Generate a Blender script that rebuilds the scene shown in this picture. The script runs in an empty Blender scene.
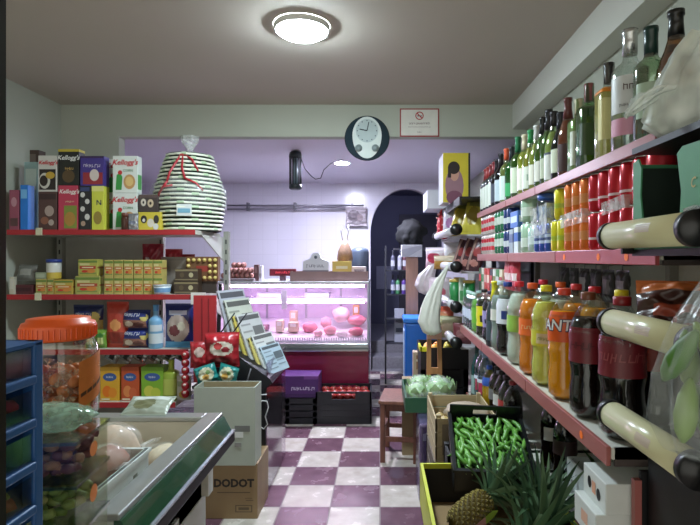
import bpy, bmesh, math, random
from mathutils import Vector, Matrix, noise
random.seed(7)
SC = bpy.context.scene
COL = SC.collection
H, F, VX, VY = 1.55, 520.0, 380.0, 258.0      # eye height, focal length and vanishing point in photo pixels
def PX(px, d): return (px-VX)*d/F
def PZ(py, d): return H-(py-VY)*d/F
def P(px, py, d): return Vector((PX(px, d), d, PZ(py, d)))
pi = math.pi
R = math.radians

# ---------------------------------------------------------------- materials
def lin(c):
    out = []
    for v in c[:3]:
        v = v/255.0
        out.append(v/12.92 if v <= .04045 else ((v+.055)/1.055)**2.4)
    return (*out, 1.0)
_mc = {}
def newmat(name):
    m = bpy.data.materials.new(name); m.use_nodes = True
    m.node_tree.nodes.clear()
    return m, m.node_tree.nodes, m.node_tree.links
def mt(c, rough=.5, metal=0.0, var=.10, scale=14.0, bump=0.0, trans=0.0, coat=0.0, sss=0.0, emit=0.0):
    key = (c, rough, metal, var, scale, bump, trans, coat, sss, emit)
    if key in _mc: return _mc[key]
    m, N, L = newmat('surface_%02x%02x%02x' % tuple(int(v) for v in c[:3]))
    out = N.new('ShaderNodeOutputMaterial'); b = N.new('ShaderNodeBsdfPrincipled')
    L.new(b.outputs[0], out.inputs[0])
    base = lin(c)
    b.inputs['Roughness'].default_value = rough; b.inputs['Metallic'].default_value = metal
    b.inputs['Transmission Weight'].default_value = trans; b.inputs['Coat Weight'].default_value = coat
    if sss: b.inputs['Subsurface Weight'].default_value = sss; b.inputs['Subsurface Scale'].default_value = .02
    tc = N.new('ShaderNodeTexCoord'); nz = N.new('ShaderNodeTexNoise')
    nz.inputs['Scale'].default_value = scale; nz.inputs['Detail'].default_value = 3
    L.new(tc.outputs['Object'], nz.inputs['Vector'])
    mx = N.new('ShaderNodeMix'); mx.data_type = 'RGBA'
    mx.inputs[6].default_value = tuple(v*(1-var) for v in base[:3])+(1,)
    mx.inputs[7].default_value = tuple(min(1, v*(1+var)) for v in base[:3])+(1,)
    L.new(nz.outputs['Fac'], mx.inputs[0]); L.new(mx.outputs[2], b.inputs['Base Color'])
    if bump:
        bp = N.new('ShaderNodeBump'); bp.inputs['Strength'].default_value = bump; bp.inputs['Distance'].default_value = .004
        L.new(nz.outputs['Fac'], bp.inputs['Height']); L.new(bp.outputs[0], b.inputs['Normal'])
    if emit:
        b.inputs['Emission Color'].default_value = base; b.inputs['Emission Strength'].default_value = emit
    _mc[key] = m
    return m
def emission(c, s):
    key = ('em', c, s)
    if key in _mc: return _mc[key]
    m, N, L = newmat('lamp_glow')
    out = N.new('ShaderNodeOutputMaterial'); e = N.new('ShaderNodeEmission')
    e.inputs[0].default_value = lin(c); e.inputs[1].default_value = s
    L.new(e.outputs[0], out.inputs[0]); _mc[key] = m
    return m
def clear(tint=(255, 255, 255), base=.06, edge=.5, rough=.06):
    """thin clear plastic or glass: see-through, glossy towards grazing angles"""
    key = ('cl', tint, base, edge, rough)
    if key in _mc: return _mc[key]
    m, N, L = newmat('clear_film')
    out = N.new('ShaderNodeOutputMaterial'); mix = N.new('ShaderNodeMixShader')
    t = N.new('ShaderNodeBsdfTransparent'); g = N.new('ShaderNodeBsdfGlossy')
    t.inputs[0].default_value = lin(tint); g.inputs['Roughness'].default_value = rough
    g.inputs['Color'].default_value = (.9, .92, .92, 1)
    lw = N.new('ShaderNodeLayerWeight'); lw.inputs[0].default_value = .35
    mr = N.new('ShaderNodeMapRange'); mr.inputs[3].default_value = base; mr.inputs[4].default_value = edge
    L.new(lw.outputs['Facing'], mr.inputs[0]); L.new(mr.outputs[0], mix.inputs[0])
    L.new(t.outputs[0], mix.inputs[1]); L.new(g.outputs[0], mix.inputs[2]); L.new(mix.outputs[0], out.inputs[0])
    _mc[key] = m
    return m
def bagfilm(c=(225, 228, 226), opac=.3, rough=.25, scale=30):
    """crinkled milky plastic film"""
    key = ('bf', c, opac, rough, scale)
    if key in _mc: return _mc[key]
    m, N, L = newmat('bag_film')
    out = N.new('ShaderNodeOutputMaterial'); mix = N.new('ShaderNodeMixShader')
    t = N.new('ShaderNodeBsdfTransparent'); b = N.new('ShaderNodeBsdfPrincipled')
    b.inputs['Base Color'].default_value = lin(c); b.inputs['Roughness'].default_value = rough
    nz = N.new('ShaderNodeTexNoise'); nz.inputs['Scale'].default_value = scale
    tc = N.new('ShaderNodeTexCoord'); L.new(tc.outputs['Object'], nz.inputs['Vector'])
    bp = N.new('ShaderNodeBump'); bp.inputs['Strength'].default_value = .6; bp.inputs['Distance'].default_value = .01
    L.new(nz.outputs['Fac'], bp.inputs['Height']); L.new(bp.outputs[0], b.inputs['Normal'])
    mr = N.new('ShaderNodeMapRange'); mr.inputs[1].default_value = .35; mr.inputs[2].default_value = .7
    mr.inputs[3].default_value = opac*.5; mr.inputs[4].default_value = min(1, opac*1.6)
    L.new(nz.outputs['Fac'], mr.inputs[0]); L.new(mr.outputs[0], mix.inputs[0])
    L.new(t.outputs[0], mix.inputs[1]); L.new(b.outputs[0], mix.inputs[2]); L.new(mix.outputs[0], out.inputs[0])
    _mc[key] = m
    return m
def wood(c, dark=.55, scale=4.0, axis='Z', rough=.45):
    key = ('wd', c, dark, scale, axis, rough)
    if key in _mc: return _mc[key]
    m, N, L = newmat('wood')
    out = N.new('ShaderNodeOutputMaterial'); b = N.new('ShaderNodeBsdfPrincipled'); L.new(b.outputs[0], out.inputs[0])
    b.inputs['Roughness'].default_value = rough
    tc = N.new('ShaderNodeTexCoord'); mp = N.new('ShaderNodeMapping'); L.new(tc.outputs['Object'], mp.inputs[0])
    s = [12, 12, 12]; s['XYZ'.index(axis)] = 1.2
    mp.inputs['Scale'].default_value = s
    nz = N.new('ShaderNodeTexNoise'); nz.inputs['Scale'].default_value = scale; nz.inputs['Detail'].default_value = 6
    L.new(mp.outputs[0], nz.inputs['Vector'])
    r = N.new('ShaderNodeValToRGB'); r.color_ramp.elements[0].position = .3; r.color_ramp.elements[1].position = .7
    base = lin(c); r.color_ramp.elements[0].color = tuple(v*dark for v in base[:3])+(1,); r.color_ramp.elements[1].color = base
    L.new(nz.outputs['Fac'], r.inputs[0]); L.new(r.outputs[0], b.inputs['Base Color'])
    _mc[key] = m
    return m

# ---------------------------------------------------------------- mesh builder
class MB:
    def __init__(s): s.v = []; s.f = []; s.mi = []; s.sm = []; s.mats = []
    def m(s, mat):
        if isinstance(mat, tuple): mat = mt(mat)
        if mat not in s.mats: s.mats.append(mat)
        return s.mats.index(mat)
    def add(s, verts, faces, mat, smooth=False, M=None):
        o = len(s.v)
        s.v += [tuple(M @ Vector(v)) if M is not None else tuple(v) for v in verts]
        per = isinstance(mat, list)
        k = None if per else s.m(mat)
        for i, f in enumerate(faces):
            s.f.append(tuple(o+j for j in f)); s.mi.append(s.m(mat[i]) if per else k); s.sm.append(smooth)
        return s
    def box(s, x0, x1, y0, y1, z0, z1, mat, bev=0.0, M=None):
        if bev > 0:
            bm = bmesh.new(); bmesh.ops.create_cube(bm, size=1)
            for v in bm.verts:
                v.co = Vector(((x0+x1)/2+v.co.x*(x1-x0), (y0+y1)/2+v.co.y*(y1-y0), (z0+z1)/2+v.co.z*(z1-z0)))
            bmesh.ops.bevel(bm, geom=list(bm.edges), offset=bev, segments=2, affect='EDGES', profile=.5)
            bm.verts.index_update()
            vs = [v.co.copy() for v in bm.verts]; fs = [[v.index for v in f.verts] for f in bm.faces]; bm.free()
            return s.add(vs, fs, mat, False, M)
        v = [(x0,y0,z0),(x1,y0,z0),(x1,y1,z0),(x0,y1,z0),(x0,y0,z1),(x1,y0,z1),(x1,y1,z1),(x0,y1,z1)]
        f = [(0,3,2,1),(4,5,6,7),(0,1,5,4),(1,2,6,5),(2,3,7,6),(3,0,4,7)]
        return s.add(v, f, mat, False, M)
    def lathe(s, prof, mat, seg=16, M=None, cap0=True, cap1=True, smooth=True, sq=None):
        """mat: one material or a list per profile segment; sq: superellipse exponent for square-ish bottles"""
        n = len(prof); vs = []; fs = []; ms = []
        for (r, z) in prof:
            for k in range(seg):
                a = 2*pi*k/seg+pi/seg; c, q = math.cos(a), math.sin(a); e = 1.0
                if sq: e = (abs(c)**sq+abs(q)**sq)**(-1.0/sq)
                vs.append((r*c*e, r*q*e, z))
        for i in range(n-1):
            for k in range(seg):
                a, b = i*seg+k, i*seg+(k+1) % seg
                fs.append((a, b, b+seg, a+seg)); ms.append(mat[i] if isinstance(mat, list) else mat)
        if cap0 and prof[0][0] > 1e-5: fs.append(tuple(range(seg-1, -1, -1))); ms.append(mat[0] if isinstance(mat, list) else mat)
        if cap1 and prof[-1][0] > 1e-5: fs.append(tuple((n-1)*seg+k for k in range(seg))); ms.append(mat[-1] if isinstance(mat, list) else mat)
        return s.add(vs, fs, ms, smooth, M)
    def tube(s, pts, r, mat, seg=8, smooth=True, M=None, cap=True):
        pts = [Vector(p) for p in pts]; n = len(pts)
        rs = r if isinstance(r, (list, tuple)) else [r]*n
        vs = []; fs = []; up = None
        for i, p in enumerate(pts):
            t = (pts[min(i+1, n-1)]-pts[max(i-1, 0)]).normalized()
            if up is None:
                up = Vector((0, 0, 1)) if abs(t.z) < .9 else Vector((1, 0, 0))
            a = t.cross(up)
            if a.length < 1e-6: a = t.orthogonal()
            a.normalize(); b = a.cross(t); up = b
            for k in range(seg):
                th = 2*pi*k/seg
                vs.append(p+a*(rs[i]*math.cos(th))+b*(rs[i]*math.sin(th)))
        for i in range(n-1):
            for k in range(seg):
                fs.append((i*seg+k, i*seg+(k+1) % seg, (i+1)*seg+(k+1) % seg, (i+1)*seg+k))
        if cap:
            fs.append(tuple(range(seg-1, -1, -1))); fs.append(tuple((n-1)*seg+k for k in range(seg)))
        return s.add(vs, fs, mat, smooth, M)
    def prism(s, poly, a0, a1, axis, mat, M=None):
        """2-D polygon extruded along an axis: axis 'y' takes (x,z), 'x' takes (y,z), 'z' takes (x,y)"""
        def mk(p, a): return {'y': (p[0], a, p[1]), 'x': (a, p[0], p[1]), 'z': (p[0], p[1], a)}[axis]
        n = len(poly)
        vs = [mk(p, a0) for p in poly]+[mk(p, a1) for p in poly]
        fs = [tuple(range(n)), tuple(range(2*n-1, n-1, -1))]+[(i, i+n, (i+1) % n+n, (i+1) % n) for i in range(n)]
        return s.add(vs, fs, mat, False, M)
    def ball(s, c, r, mat, seg=12, rings=8, M=None, nz=0.0, seed=0):
        rx, ry, rz = r if isinstance(r, (list, tuple)) else (r, r, r)
        vs = []; fs = []
        for i in range(rings+1):
            ph = pi*i/rings
            for k in range(seg):
                th = 2*pi*k/seg
                d = Vector((math.sin(ph)*math.cos(th), math.sin(ph)*math.sin(th), -math.cos(ph)))
                q = 1.0
                if nz: q += nz*noise.noise(d*1.7+Vector((seed*3.1, seed, 0)))
                vs.append((c[0]+rx*d.x*q, c[1]+ry*d.y*q, c[2]+rz*d.z*q))
        for i in range(rings):
            for k in range(seg):
                fs.append((i*seg+k, i*seg+(k+1) % seg, (i+1)*seg+(k+1) % seg, (i+1)*seg+k))
        return s.add(vs, fs, mat, True, M)
    def text(s, st, fn, size, mat, shear=0.0, bold=0.0, sx=1.0):
        """lettering laid through fn(x, y) -> point"""
        vs, fs = textmesh(st, bold)
        return s.add([fn((x+y*shear)*size*sx, y*size) for x, y in vs], fs, mat)
    def build(s, name, parent=None, loc=None, rot=None):
        me = bpy.data.meshes.new(name); me.from_pydata(s.v, [], s.f)
        for m in s.mats: me.materials.append(m)
        me.polygons.foreach_set('material_index', s.mi); me.polygons.foreach_set('use_smooth', s.sm)
        bm = bmesh.new(); bm.from_mesh(me); bmesh.ops.remove_doubles(bm, verts=bm.verts, dist=1e-6)
        bm.to_mesh(me); bm.free(); me.update()
        o = bpy.data.objects.new(name, me); COL.objects.link(o)
        if parent is not None: o.parent = parent
        if loc is not None: o.location = loc
        if rot is not None: o.rotation_euler = rot
        return o
_tm = {}
def textmesh(st, bold=0.0):
    if (st, bold) in _tm: return _tm[(st, bold)]
    if st[0] == '~':            # print too small to read in the photo: a row of letter-like strokes
        n = int(st[1:]); rn = random.Random(n*13+5); vs = []; fs = []; x = -n*.27
        for k in range(n):
            w_ = rn.uniform(.34, .52); top = rn.choice((.26, .26, .38)); bot = rn.choice((-.26, -.26, -.26, -.4)); t_ = .09
            strokes = [(x, x+t_, bot, top)]
            if rn.random() < .75: strokes.append((x+w_-t_, x+w_, -.26, .26))
            strokes.append((x+t_, x+w_-t_, *rn.choice(((.17, .26), (-.05, .04), (-.26, -.17)))))
            for a, b, c, d in strokes:
                o = len(vs); vs += [(a, c), (b, c), (b, d), (a, d)]; fs.append((o, o+1, o+2, o+3))
            x += .54
        _tm[(st, bold)] = (vs, fs)
        return vs, fs
    cu = bpy.data.curves.new('lettering', 'FONT'); cu.body = st; cu.align_x = 'CENTER'; cu.align_y = 'CENTER'
    cu.resolution_u = 2; cu.offset = bold
    ob = bpy.data.objects.new('lettering', cu)
    me = ob.to_mesh()
    vs = [(v.co.x, v.co.y) for v in me.vertices]; fs = [tuple(p.vertices) for p in me.polygons]
    ob.to_mesh_clear(); bpy.data.objects.remove(ob); bpy.data.curves.remove(cu)
    _tm[(st, bold)] = (vs, fs)
    return vs, fs

# ---------------------------------------------------------------- objects
def tag(o, label, cat, group=None):
    o['label'] = label; o['category'] = cat
    if group: o['group'] = group
    return o
def thing(name, label, cat, loc=(0, 0, 0), rz=0.0, group=None, rot=None):
    o = bpy.data.objects.new(name, None); COL.objects.link(o); o.empty_display_size = .05
    o.location = loc; o.rotation_euler = rot if rot is not None else (0, 0, rz)
    return tag(o, label, cat, group)
def struct(name, mb, loc=None):
    o = mb.build(name, loc=loc); o['kind'] = 'structure'
    return o
def copytree(o, parent=None):
    c = o.copy(); COL.objects.link(c)
    if parent is not None: c.parent = parent
    for ch in list(o.children): copytree(ch, c)
    return c
def dup(root, loc, rz=0.0, label=None, group=None, scale=None):
    c = copytree(root); c.location = loc; c.rotation_euler = (0, 0, rz)
    if scale is not None: c.scale = scale if isinstance(scale, tuple) else (scale,)*3
    if label: c['label'] = label
    if group: c['group'] = group
    return c

# ---------------------------------------------------------------- packaging
def decor_face(mb, w, h, org, ex, ez, nrm, decor):
    """printed panels on a flat face; decor coordinates run 0..1"""
    lift = .0006
    for i, d in enumerate(decor):
        off = nrm*(lift*(1+.35*i))
        def pt(u, v): return org+ex*(u*w)+ez*(v*h)+off
        if d[0] == 'r':
            _, u0, u1, v0, v1, c = d
            mb.add([pt(u0, v0), pt(u1, v0), pt(u1, v1), pt(u0, v1)], [(0, 1, 2, 3)], c)
        elif d[0] == 'e':
            _, u, v, ru, rv, c = d
            mb.add([pt(u+ru*math.cos(2*pi*k/18), v+rv*math.sin(2*pi*k/18)) for k in range(18)], [tuple(range(18))], c)
        elif d[0] == 'p':
            mb.add([pt(u, v) for u, v in d[1]], [tuple(range(len(d[1])))], d[2])
        elif d[0] == 't':
            _, st, u, v, size, c, sh, bold = d
            mb.text(st, lambda x, y: org+ex*(u*w+x)+ez*(v*h+y)+off, size, c, sh, bold)
        elif d[0] == 'tr':      # lettering running upwards
            _, st, u, v, size, c, sh, bold = d
            mb.text(st, lambda x, y: org+ex*(u*w-y)+ez*(v*h+x)+off, size, c, sh, bold)
def carton(name, label, cat, loc, w, d, h, base, front=(), side=(), top=(), rz=0.0, group=None, rough=.45, bev=.002, right=True):
    """a printed carton: front faces -Y, side decor on +X (right) or -X, base centre at loc"""
    mb = MB(); bm_ = base if not isinstance(base, tuple) else mt(base, rough)
    mb.box(-w/2, w/2, -d/2, d/2, 0, h, bm_, bev)
    X, Y, Z = Vector((1, 0, 0)), Vector((0, 1, 0)), Vector((0, 0, 1))
    decor_face(mb, w, h, Vector((-w/2, -d/2, 0)), X, Z, -Y, front)
    if right: decor_face(mb, d, h, Vector((w/2, -d/2, 0)), Y, Z, X, side)
    else: decor_face(mb, d, h, Vector((-w/2, d/2, 0)), -Y, Z, -X, side)
    decor_face(mb, w, d, Vector((-w/2, -d/2, h)), X, Y, Z, top)
    o = mb.build(name, loc=loc, rot=(0, 0, rz))
    return tag(o, label, cat, group)
def pouch_mb(w, h, t, base, zones=(), texts=(), nu=16, nv=20, rough=.3, seed=0, crimp=.06, wr=.006):
    """a filled pillow bag standing on its lower seam; zones paint ('r',u0,u1,v0,v1,c) or ('e',u,v,ru,rv,c), u,v in 0..1"""
    mb = MB(); rnd = random.Random(seed); nu *= 2; nv *= 2
    def colour(u, v):
        c = base
        for z in zones:
            if z[0] == 'r' and z[1] <= u <= z[2] and z[3] <= v <= z[4]: c = z[5]
            if z[0] == 'e' and ((u-z[1])/z[3])**2+((v-z[2])/z[4])**2 <= 1: c = z[5]
        return mt(c, rough) if isinstance(c, tuple) else c
    def thick(u, v):
        a = max(0, 1-abs(2*u-1)**2.6)**.6
        if v < crimp or v > 1-crimp: b = 0
        else:
            q = (v-crimp)/(1-2*crimp); b = max(0, 1-abs(2*q-1)**3.2)**.6
        return t/2*a*b
    for sgn in (-1, 1):
        vs = []; fs = []; ms = []
        for j in range(nv+1):
            v = j/nv
            for i in range(nu+1):
                u = i/nu
                th = thick(u, v)
                q = noise.noise(Vector((u*5+seed*7.3, v*6, sgn*2.0)))*wr*(1 if th > 0 else .3)
                pin = 1-.06*math.sin(pi*v)*0-.05*(1-abs(2*v-1))
                vs.append(((u-.5)*w*(1.02-.05*(1-abs(2*v-1))), sgn*(th+.0005)+(q if th > 0 else q*.3), v*h))
        for j in range(nv):
            for i in range(nu):
                a = j*(nu+1)+i
                q = (a, a+1, a+nu+2, a+nu+1)
                fs.append(q if sgn < 0 else q[::-1])
                c = colour((i+.5)/nu, (j+.5)/nv)
                ms.append(c)
        mb.add(vs, fs, ms, True)
    for (st, u, v, size, c, sh, bold) in texts:
        mb.text(st, lambda x, y: Vector(((u-.5)*w+x, -thick(min(.98, max(.02, u+x/w)), v+y/h)-.0045, v*h+y)), size, mt(c, rough), sh, bold)
    return mb
def pouch(name, label, cat, loc, w, h, t, base, zones=(), texts=(), rz=0.0, tilt=0.0, roll=0.0, group=None, **kw):
    o = pouch_mb(w, h, t, base, zones, texts, **kw).build(name, loc=loc, rot=(tilt, roll, rz))
    return tag(o, label, cat, group)

def foldbag(mb, prof, mat, seed=0, folds=7, amp=.12, seg=48, sub=3):
    """draped plastic bag: rings (x, y, z, rx, ry) joined with lengthwise folds"""
    ps = []
    for a, b in zip(prof, prof[1:]):
        for k in range(sub):
            u = k/sub; u = u*u*(3-2*u)*.5+u*.5; ps.append([p+(q-p)*u for p, q in zip(a, b)])
    ps.append(list(prof[-1])); n = len(ps); vs = []; fs = []
    for i, (x, y, z, rx, ry) in enumerate(ps):
        v = i/(n-1)
        for k in range(seg):
            a = 2*pi*k/seg
            w_ = noise.noise(Vector((math.cos(a)*folds*.5, math.sin(a)*folds*.5, v*1.6+seed*9.1)))
            w2 = noise.noise(Vector((math.cos(a)*folds*1.1, math.sin(a)*folds*1.1, v*4+seed*4.7)))
            q = 1+amp*(1.4*w_+.6*w2)*(.5+v)
            vs.append((x+rx*q*math.cos(a), y+ry*q*math.sin(a), z+.01*w2))
    for i in range(n-1):
        for k in range(seg): fs.append((i*seg+k, i*seg+(k+1) % seg, (i+1)*seg+(k+1) % seg, (i+1)*seg+k))
    fs.append(tuple(range(seg-1, -1, -1)))
    return mb.add(vs, fs, mat, True)
def open_box_mb(mb, w, d, h, t, out, inn=None, floor=None, z0=0.0, M=None):
    """open-topped box made of four boards and a floor, centred on the origin"""
    inn = inn or out; floor = floor or inn
    for x0, x1, y0, y1 in ((-w/2, w/2, -d/2, -d/2+t), (-w/2, w/2, d/2-t, d/2), (-w/2, -w/2+t, -d/2+t, d/2-t), (w/2-t, w/2, -d/2+t, d/2-t)):
        mb.box(x0, x1, y0, y1, z0, h, out, 0, M)
    mb.box(-w/2+t*.5, w/2-t*.5, -d/2+t*.5, d/2-t*.5, z0, z0+t, floor, 0, M)
    return mb
EXPO, WORLD, LAMP, SPOT, TUBE = 0.0, 1.8, 330.0, 2200.0, 46.0
# ================================================================ camera and setting
cam = bpy.data.cameras.new('camera'); co = bpy.data.objects.new('camera', cam); COL.objects.link(co)
co.location = (0, 0, H); co.rotation_euler = (pi/2, 0, 0)
cam.sensor_width = 36; cam.lens = F/700*36; cam.shift_x = -30/700; cam.shift_y = -4.5/700; cam.clip_start = .02
SC.camera = co
SC.view_settings.view_transform = 'Standard'; SC.view_settings.look = 'None'
SC.view_settings.gamma = 1; SC.view_settings.use_curve_mapping = False; SC.view_settings.exposure = EXPO
SC.cycles.transparent_max_bounces = 32
w = bpy.data.worlds.new('daylight'); SC.world = w; w.use_nodes = True
w.node_tree.nodes['Background'].inputs[0].default_value = lin((212, 211, 202)); w.node_tree.nodes['Background'].inputs[1].default_value = WORLD

def floor_mat():
    m, N, L = newmat('checker_tiles'); T = .31
    out = N.new('ShaderNodeOutputMaterial'); b = N.new('ShaderNodeBsdfPrincipled'); L.new(b.outputs[0], out.inputs[0])
    g = N.new('ShaderNodeNewGeometry'); sp = N.new('ShaderNodeSeparateXYZ'); L.new(g.outputs['Position'], sp.inputs[0])
    def mth(op, a, bb=None, c=None):
        n = N.new('ShaderNodeMath'); n.operation = op
        for i, v in enumerate((a, bb, c)):
            if v is None: continue
            if isinstance(v, (int, float)): n.inputs[i].default_value = v
            else: L.new(v, n.inputs[i])
        return n.outputs[0]
    u = mth('DIVIDE', sp.outputs[0], T); v = mth('DIVIDE', mth('SUBTRACT', sp.outputs[1], .137), T)
    par = mth('MODULO', mth('ADD', mth('ADD', mth('FLOOR', u), mth('FLOOR', v)), 100), 2)
    fu = mth('ABSOLUTE', mth('SUBTRACT', mth('FRACT', u), .5)); fv = mth('ABSOLUTE', mth('SUBTRACT', mth('FRACT', v), .5))
    gr = mth('GREATER_THAN', mth('MAXIMUM', fu, fv), .487)
    nz = N.new('ShaderNodeTexNoise'); nz.inputs['Scale'].default_value = 9; nz.inputs['Detail'].default_value = 6
    L.new(g.outputs['Position'], nz.inputs['Vector'])
    def ramp(c1, c2):
        r = N.new('ShaderNodeValToRGB'); r.color_ramp.elements[0].color = lin(c1); r.color_ramp.elements[1].color = lin(c2)
        r.color_ramp.elements[0].position = .3; r.color_ramp.elements[1].position = .7
        L.new(nz.outputs['Fac'], r.inputs[0]); return r.outputs[0]
    def mixc(f, a, c):
        n = N.new('ShaderNodeMix'); n.data_type = 'RGBA'; L.new(f, n.inputs[0])
        for i, v in ((6, a), (7, c)):
            if isinstance(v, tuple): n.inputs[i].default_value = v
            else: L.new(v, n.inputs[i])
        return n.outputs[2]
    col = mixc(par, ramp((176, 166, 154), (206, 198, 188)), ramp((92, 64, 76), (112, 80, 92)))
    L.new(mixc(gr, col, lin((120, 104, 104))), b.inputs['Base Color'])
    L.new(mth('ADD', mth('MULTIPLY', gr, .4), mth('MULTIPLY_ADD', nz.outputs['Fac'], .25, .12)), b.inputs['Roughness'])
    bp = N.new('ShaderNodeBump'); bp.inputs['Strength'].default_value = .35; bp.inputs['Distance'].default_value = .003; bp.invert = True
    L.new(mth('ADD', gr, mth('MULTIPLY', nz.outputs['Fac'], .3)), bp.inputs['Height']); L.new(bp.outputs[0], b.inputs['Normal'])
    return m
def tile_wall(c, size, name):
    m, N, L = newmat(name)
    out = N.new('ShaderNodeOutputMaterial'); b = N.new('ShaderNodeBsdfPrincipled'); L.new(b.outputs[0], out.inputs[0])
    g = N.new('ShaderNodeNewGeometry'); mp = N.new('ShaderNodeMapping'); L.new(g.outputs['Position'], mp.inputs[0])
    mp.inputs['Rotation'].default_value = (pi/2, 0, 0)
    br = N.new('ShaderNodeTexBrick'); br.offset = 0; br.inputs['Scale'].default_value = 1
    br.inputs['Brick Width'].default_value = size; br.inputs['Row Height'].default_value = size; br.inputs['Mortar Size'].default_value = .003
    a = lin(c); br.inputs['Color1'].default_value = a; br.inputs['Color2'].default_value = tuple(v*.97 for v in a[:3])+(1,)
    br.inputs['Mortar'].default_value = tuple(v*.90 for v in a[:3])+(1,)
    L.new(mp.outputs[0], br.inputs['Vector']); L.new(br.outputs['Color'], b.inputs['Base Color']); b.inputs['Roughness'].default_value = .22
    return m
PAINT = mt((172, 174, 160), .8, var=.05, scale=2.5)
CEIL = mt((184, 174, 162), .85, var=.05, scale=1.5)
BACKPAINT = mt((208, 200, 214), .75, var=.04, scale=2)
LX, RX, YS, YB = -2.6, 1.2, 4.24, 7.1        # left wall, right wall, lintel, back wall
struct('floor', MB().box(-3.9, 1.3, -.6, 7.1, -.06, 0, floor_mat()))
struct('ceiling', MB().box(-2.7, 1.3, -.6, YS+.1, 2.80, 2.86, CEIL))
struct('ceiling.001', MB().box(-3.9, 1.3, YS+.1, YB+.1, 2.57, 2.63, BACKPAINT))
struct('wall_left', MB().box(LX-.1, LX, -.6, YS, 0, 2.8, PAINT))
struct('wall_right', MB().box(RX, RX+.1, -.6, YB, 0, 2.8, PAINT))
struct('trim_1', MB().box(1.08, RX, -.6, YS, 2.60, 2.80, mt((205, 204, 194), .8, var=.04, scale=2)))
struct('wall_lintel', MB().box(LX, RX, YS, YS+.1, 2.54, 2.80, PAINT))
struct('wall_partition', MB().box(LX-.1, -2.13, YS, YS+.1, 0, 2.54, PAINT))
struct('wall_side', MB().box(-3.9, -3.8, YS+.1, YB, 0, 2.57, BACKPAINT))
struct('wall_return', MB().box(-3.9, LX-.1, YS, YS+.1, 0, 2.57, BACKPAINT))
# back wall with an arched opening
AX0, AX1, SPR, ATOP = -.13, .86, 1.90, 2.50
def arch_pts(n=22):
    cx, a, bb = (AX0+AX1)/2, (AX1-AX0)/2, ATOP-SPR
    return [(cx-a*math.cos(pi*k/n), SPR+bb*math.sin(pi*k/n)) for k in range(n+1)]
wb = MB(); WT = tile_wall((218, 213, 226), .2, 'white_wall_tiles')
ap = arch_pts()
for y, flip in ((YB, False), (YB+.16, True)):
    vs = [(-3.9, y, 0), (AX0, y, 0), (AX0, y, 2.57), (-3.9, y, 2.57), (AX1, y, 0), (RX+.1, y, 0), (RX+.1, y, 2.57), (AX1, y, 2.57)]
    fs = [(0, 1, 2, 3), (4, 5, 6, 7)]
    o = len(vs)
    for x, z in ap: vs += [(x, y, z), (x, y, 2.57)]
    for k in range(len(ap)-1): fs.append((o+2*k, o+2*k+2, o+2*k+3, o+2*k+1))
    wb.add(vs, [f[::-1] if flip else f for f in fs], WT)
jam = [(AX0, 0)]+ap+[(AX1, 0)]
vs = []; fs = []
for x, z in jam: vs += [(x, YB, z), (x, YB+.16, z)]
for k in range(len(jam)-1): fs.append((2*k, 2*k+1, 2*k+3, 2*k+2))
wb.add(vs, fs, BACKPAINT)
struct('wall_back', wb)
# dim passage beyond the arch with two stone steps
PASS = mt((104, 104, 124), .8, var=.08, scale=3); STONE = mt((120, 118, 124), .7, var=.35, scale=40, bump=.4)
struct('wall_passage', MB().box(-.5, -.38, YB+.16, 9.6, 0, 2.7, PASS).box(1.1, 1.2, YB+.16, 9.6, 0, 2.7, PASS).box(-.5, 1.2, 9.6, 9.7, 0, 2.7, PASS))
struct('ceiling.002', MB().box(-.5, 1.2, YB+.16, 9.7, 2.7, 2.76, PASS))
struct('trim_2', MB().box(-.38, 1.1, YB, YB+.16, -.06, .005, STONE).box(-.38, 1.1, YB+.16, YB+.5, -.06, .17, STONE, .008).box(-.38, 1.1, YB+.5, 9.6, -.06, .34, STONE, .008))
dr = MB().box(.35, 1.05, 9.54, 9.598, .34, 2.35, mt((58, 54, 66), .5), .004)
struct('door_1', dr)
struct('trim_3', MB().box(-.46, -.3595, .45, .5, 0, 2.8, mt((14, 13, 13), .35)))   # dark jamb of the shop door, at the photographer's side

# ================================================================ lamps
lt = thing('ceiling_light', 'round white ceiling light glowing brightly above the aisle', 'ceiling light', (PX(302, 2.80), 2.80, 2.8))
MB().lathe([(.150, -.001), (.148, -.026), (.143, -.031), (.136, -.028)], mt((225, 225, 220), .4), 40, cap0=False, cap1=False).build('housing', lt)
MB().lathe([(.137, -.027), (.130, -.036), (.106, -.050), (.062, -.060), (0.0005, -.064)], emission((225, 245, 255), LAMP), 40).build('diffuser', lt)
pl = thing('ceiling_light', 'unseen dim lamp added to brighten the passage behind the arch', 'ceiling light', (.2, 8.3, 2.7))  # added fill lamp, out of view, so the passage is less black
MB().lathe([(.10, 0), (.10, -.03), (.08, -.05), (.0005, -.055)], emission((200, 206, 255), 60.0), 20).build('diffuser', pl)
dl = thing('spotlight', 'small bright recessed spotlight in the back ceiling', 'spotlight', (PX(342, 5.55), 5.55, 2.57))
MB().lathe([(.10, 0), (.10, -.008), (.075, -.012)], mt((230, 230, 235), .3), 28, cap0=False, cap1=False).build('trim_ring', dl)
MB().lathe([(.076, -.006), (.07, -.011), (.0005, -.013)], emission((228, 232, 255), SPOT), 28).build('lens', dl)
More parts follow.
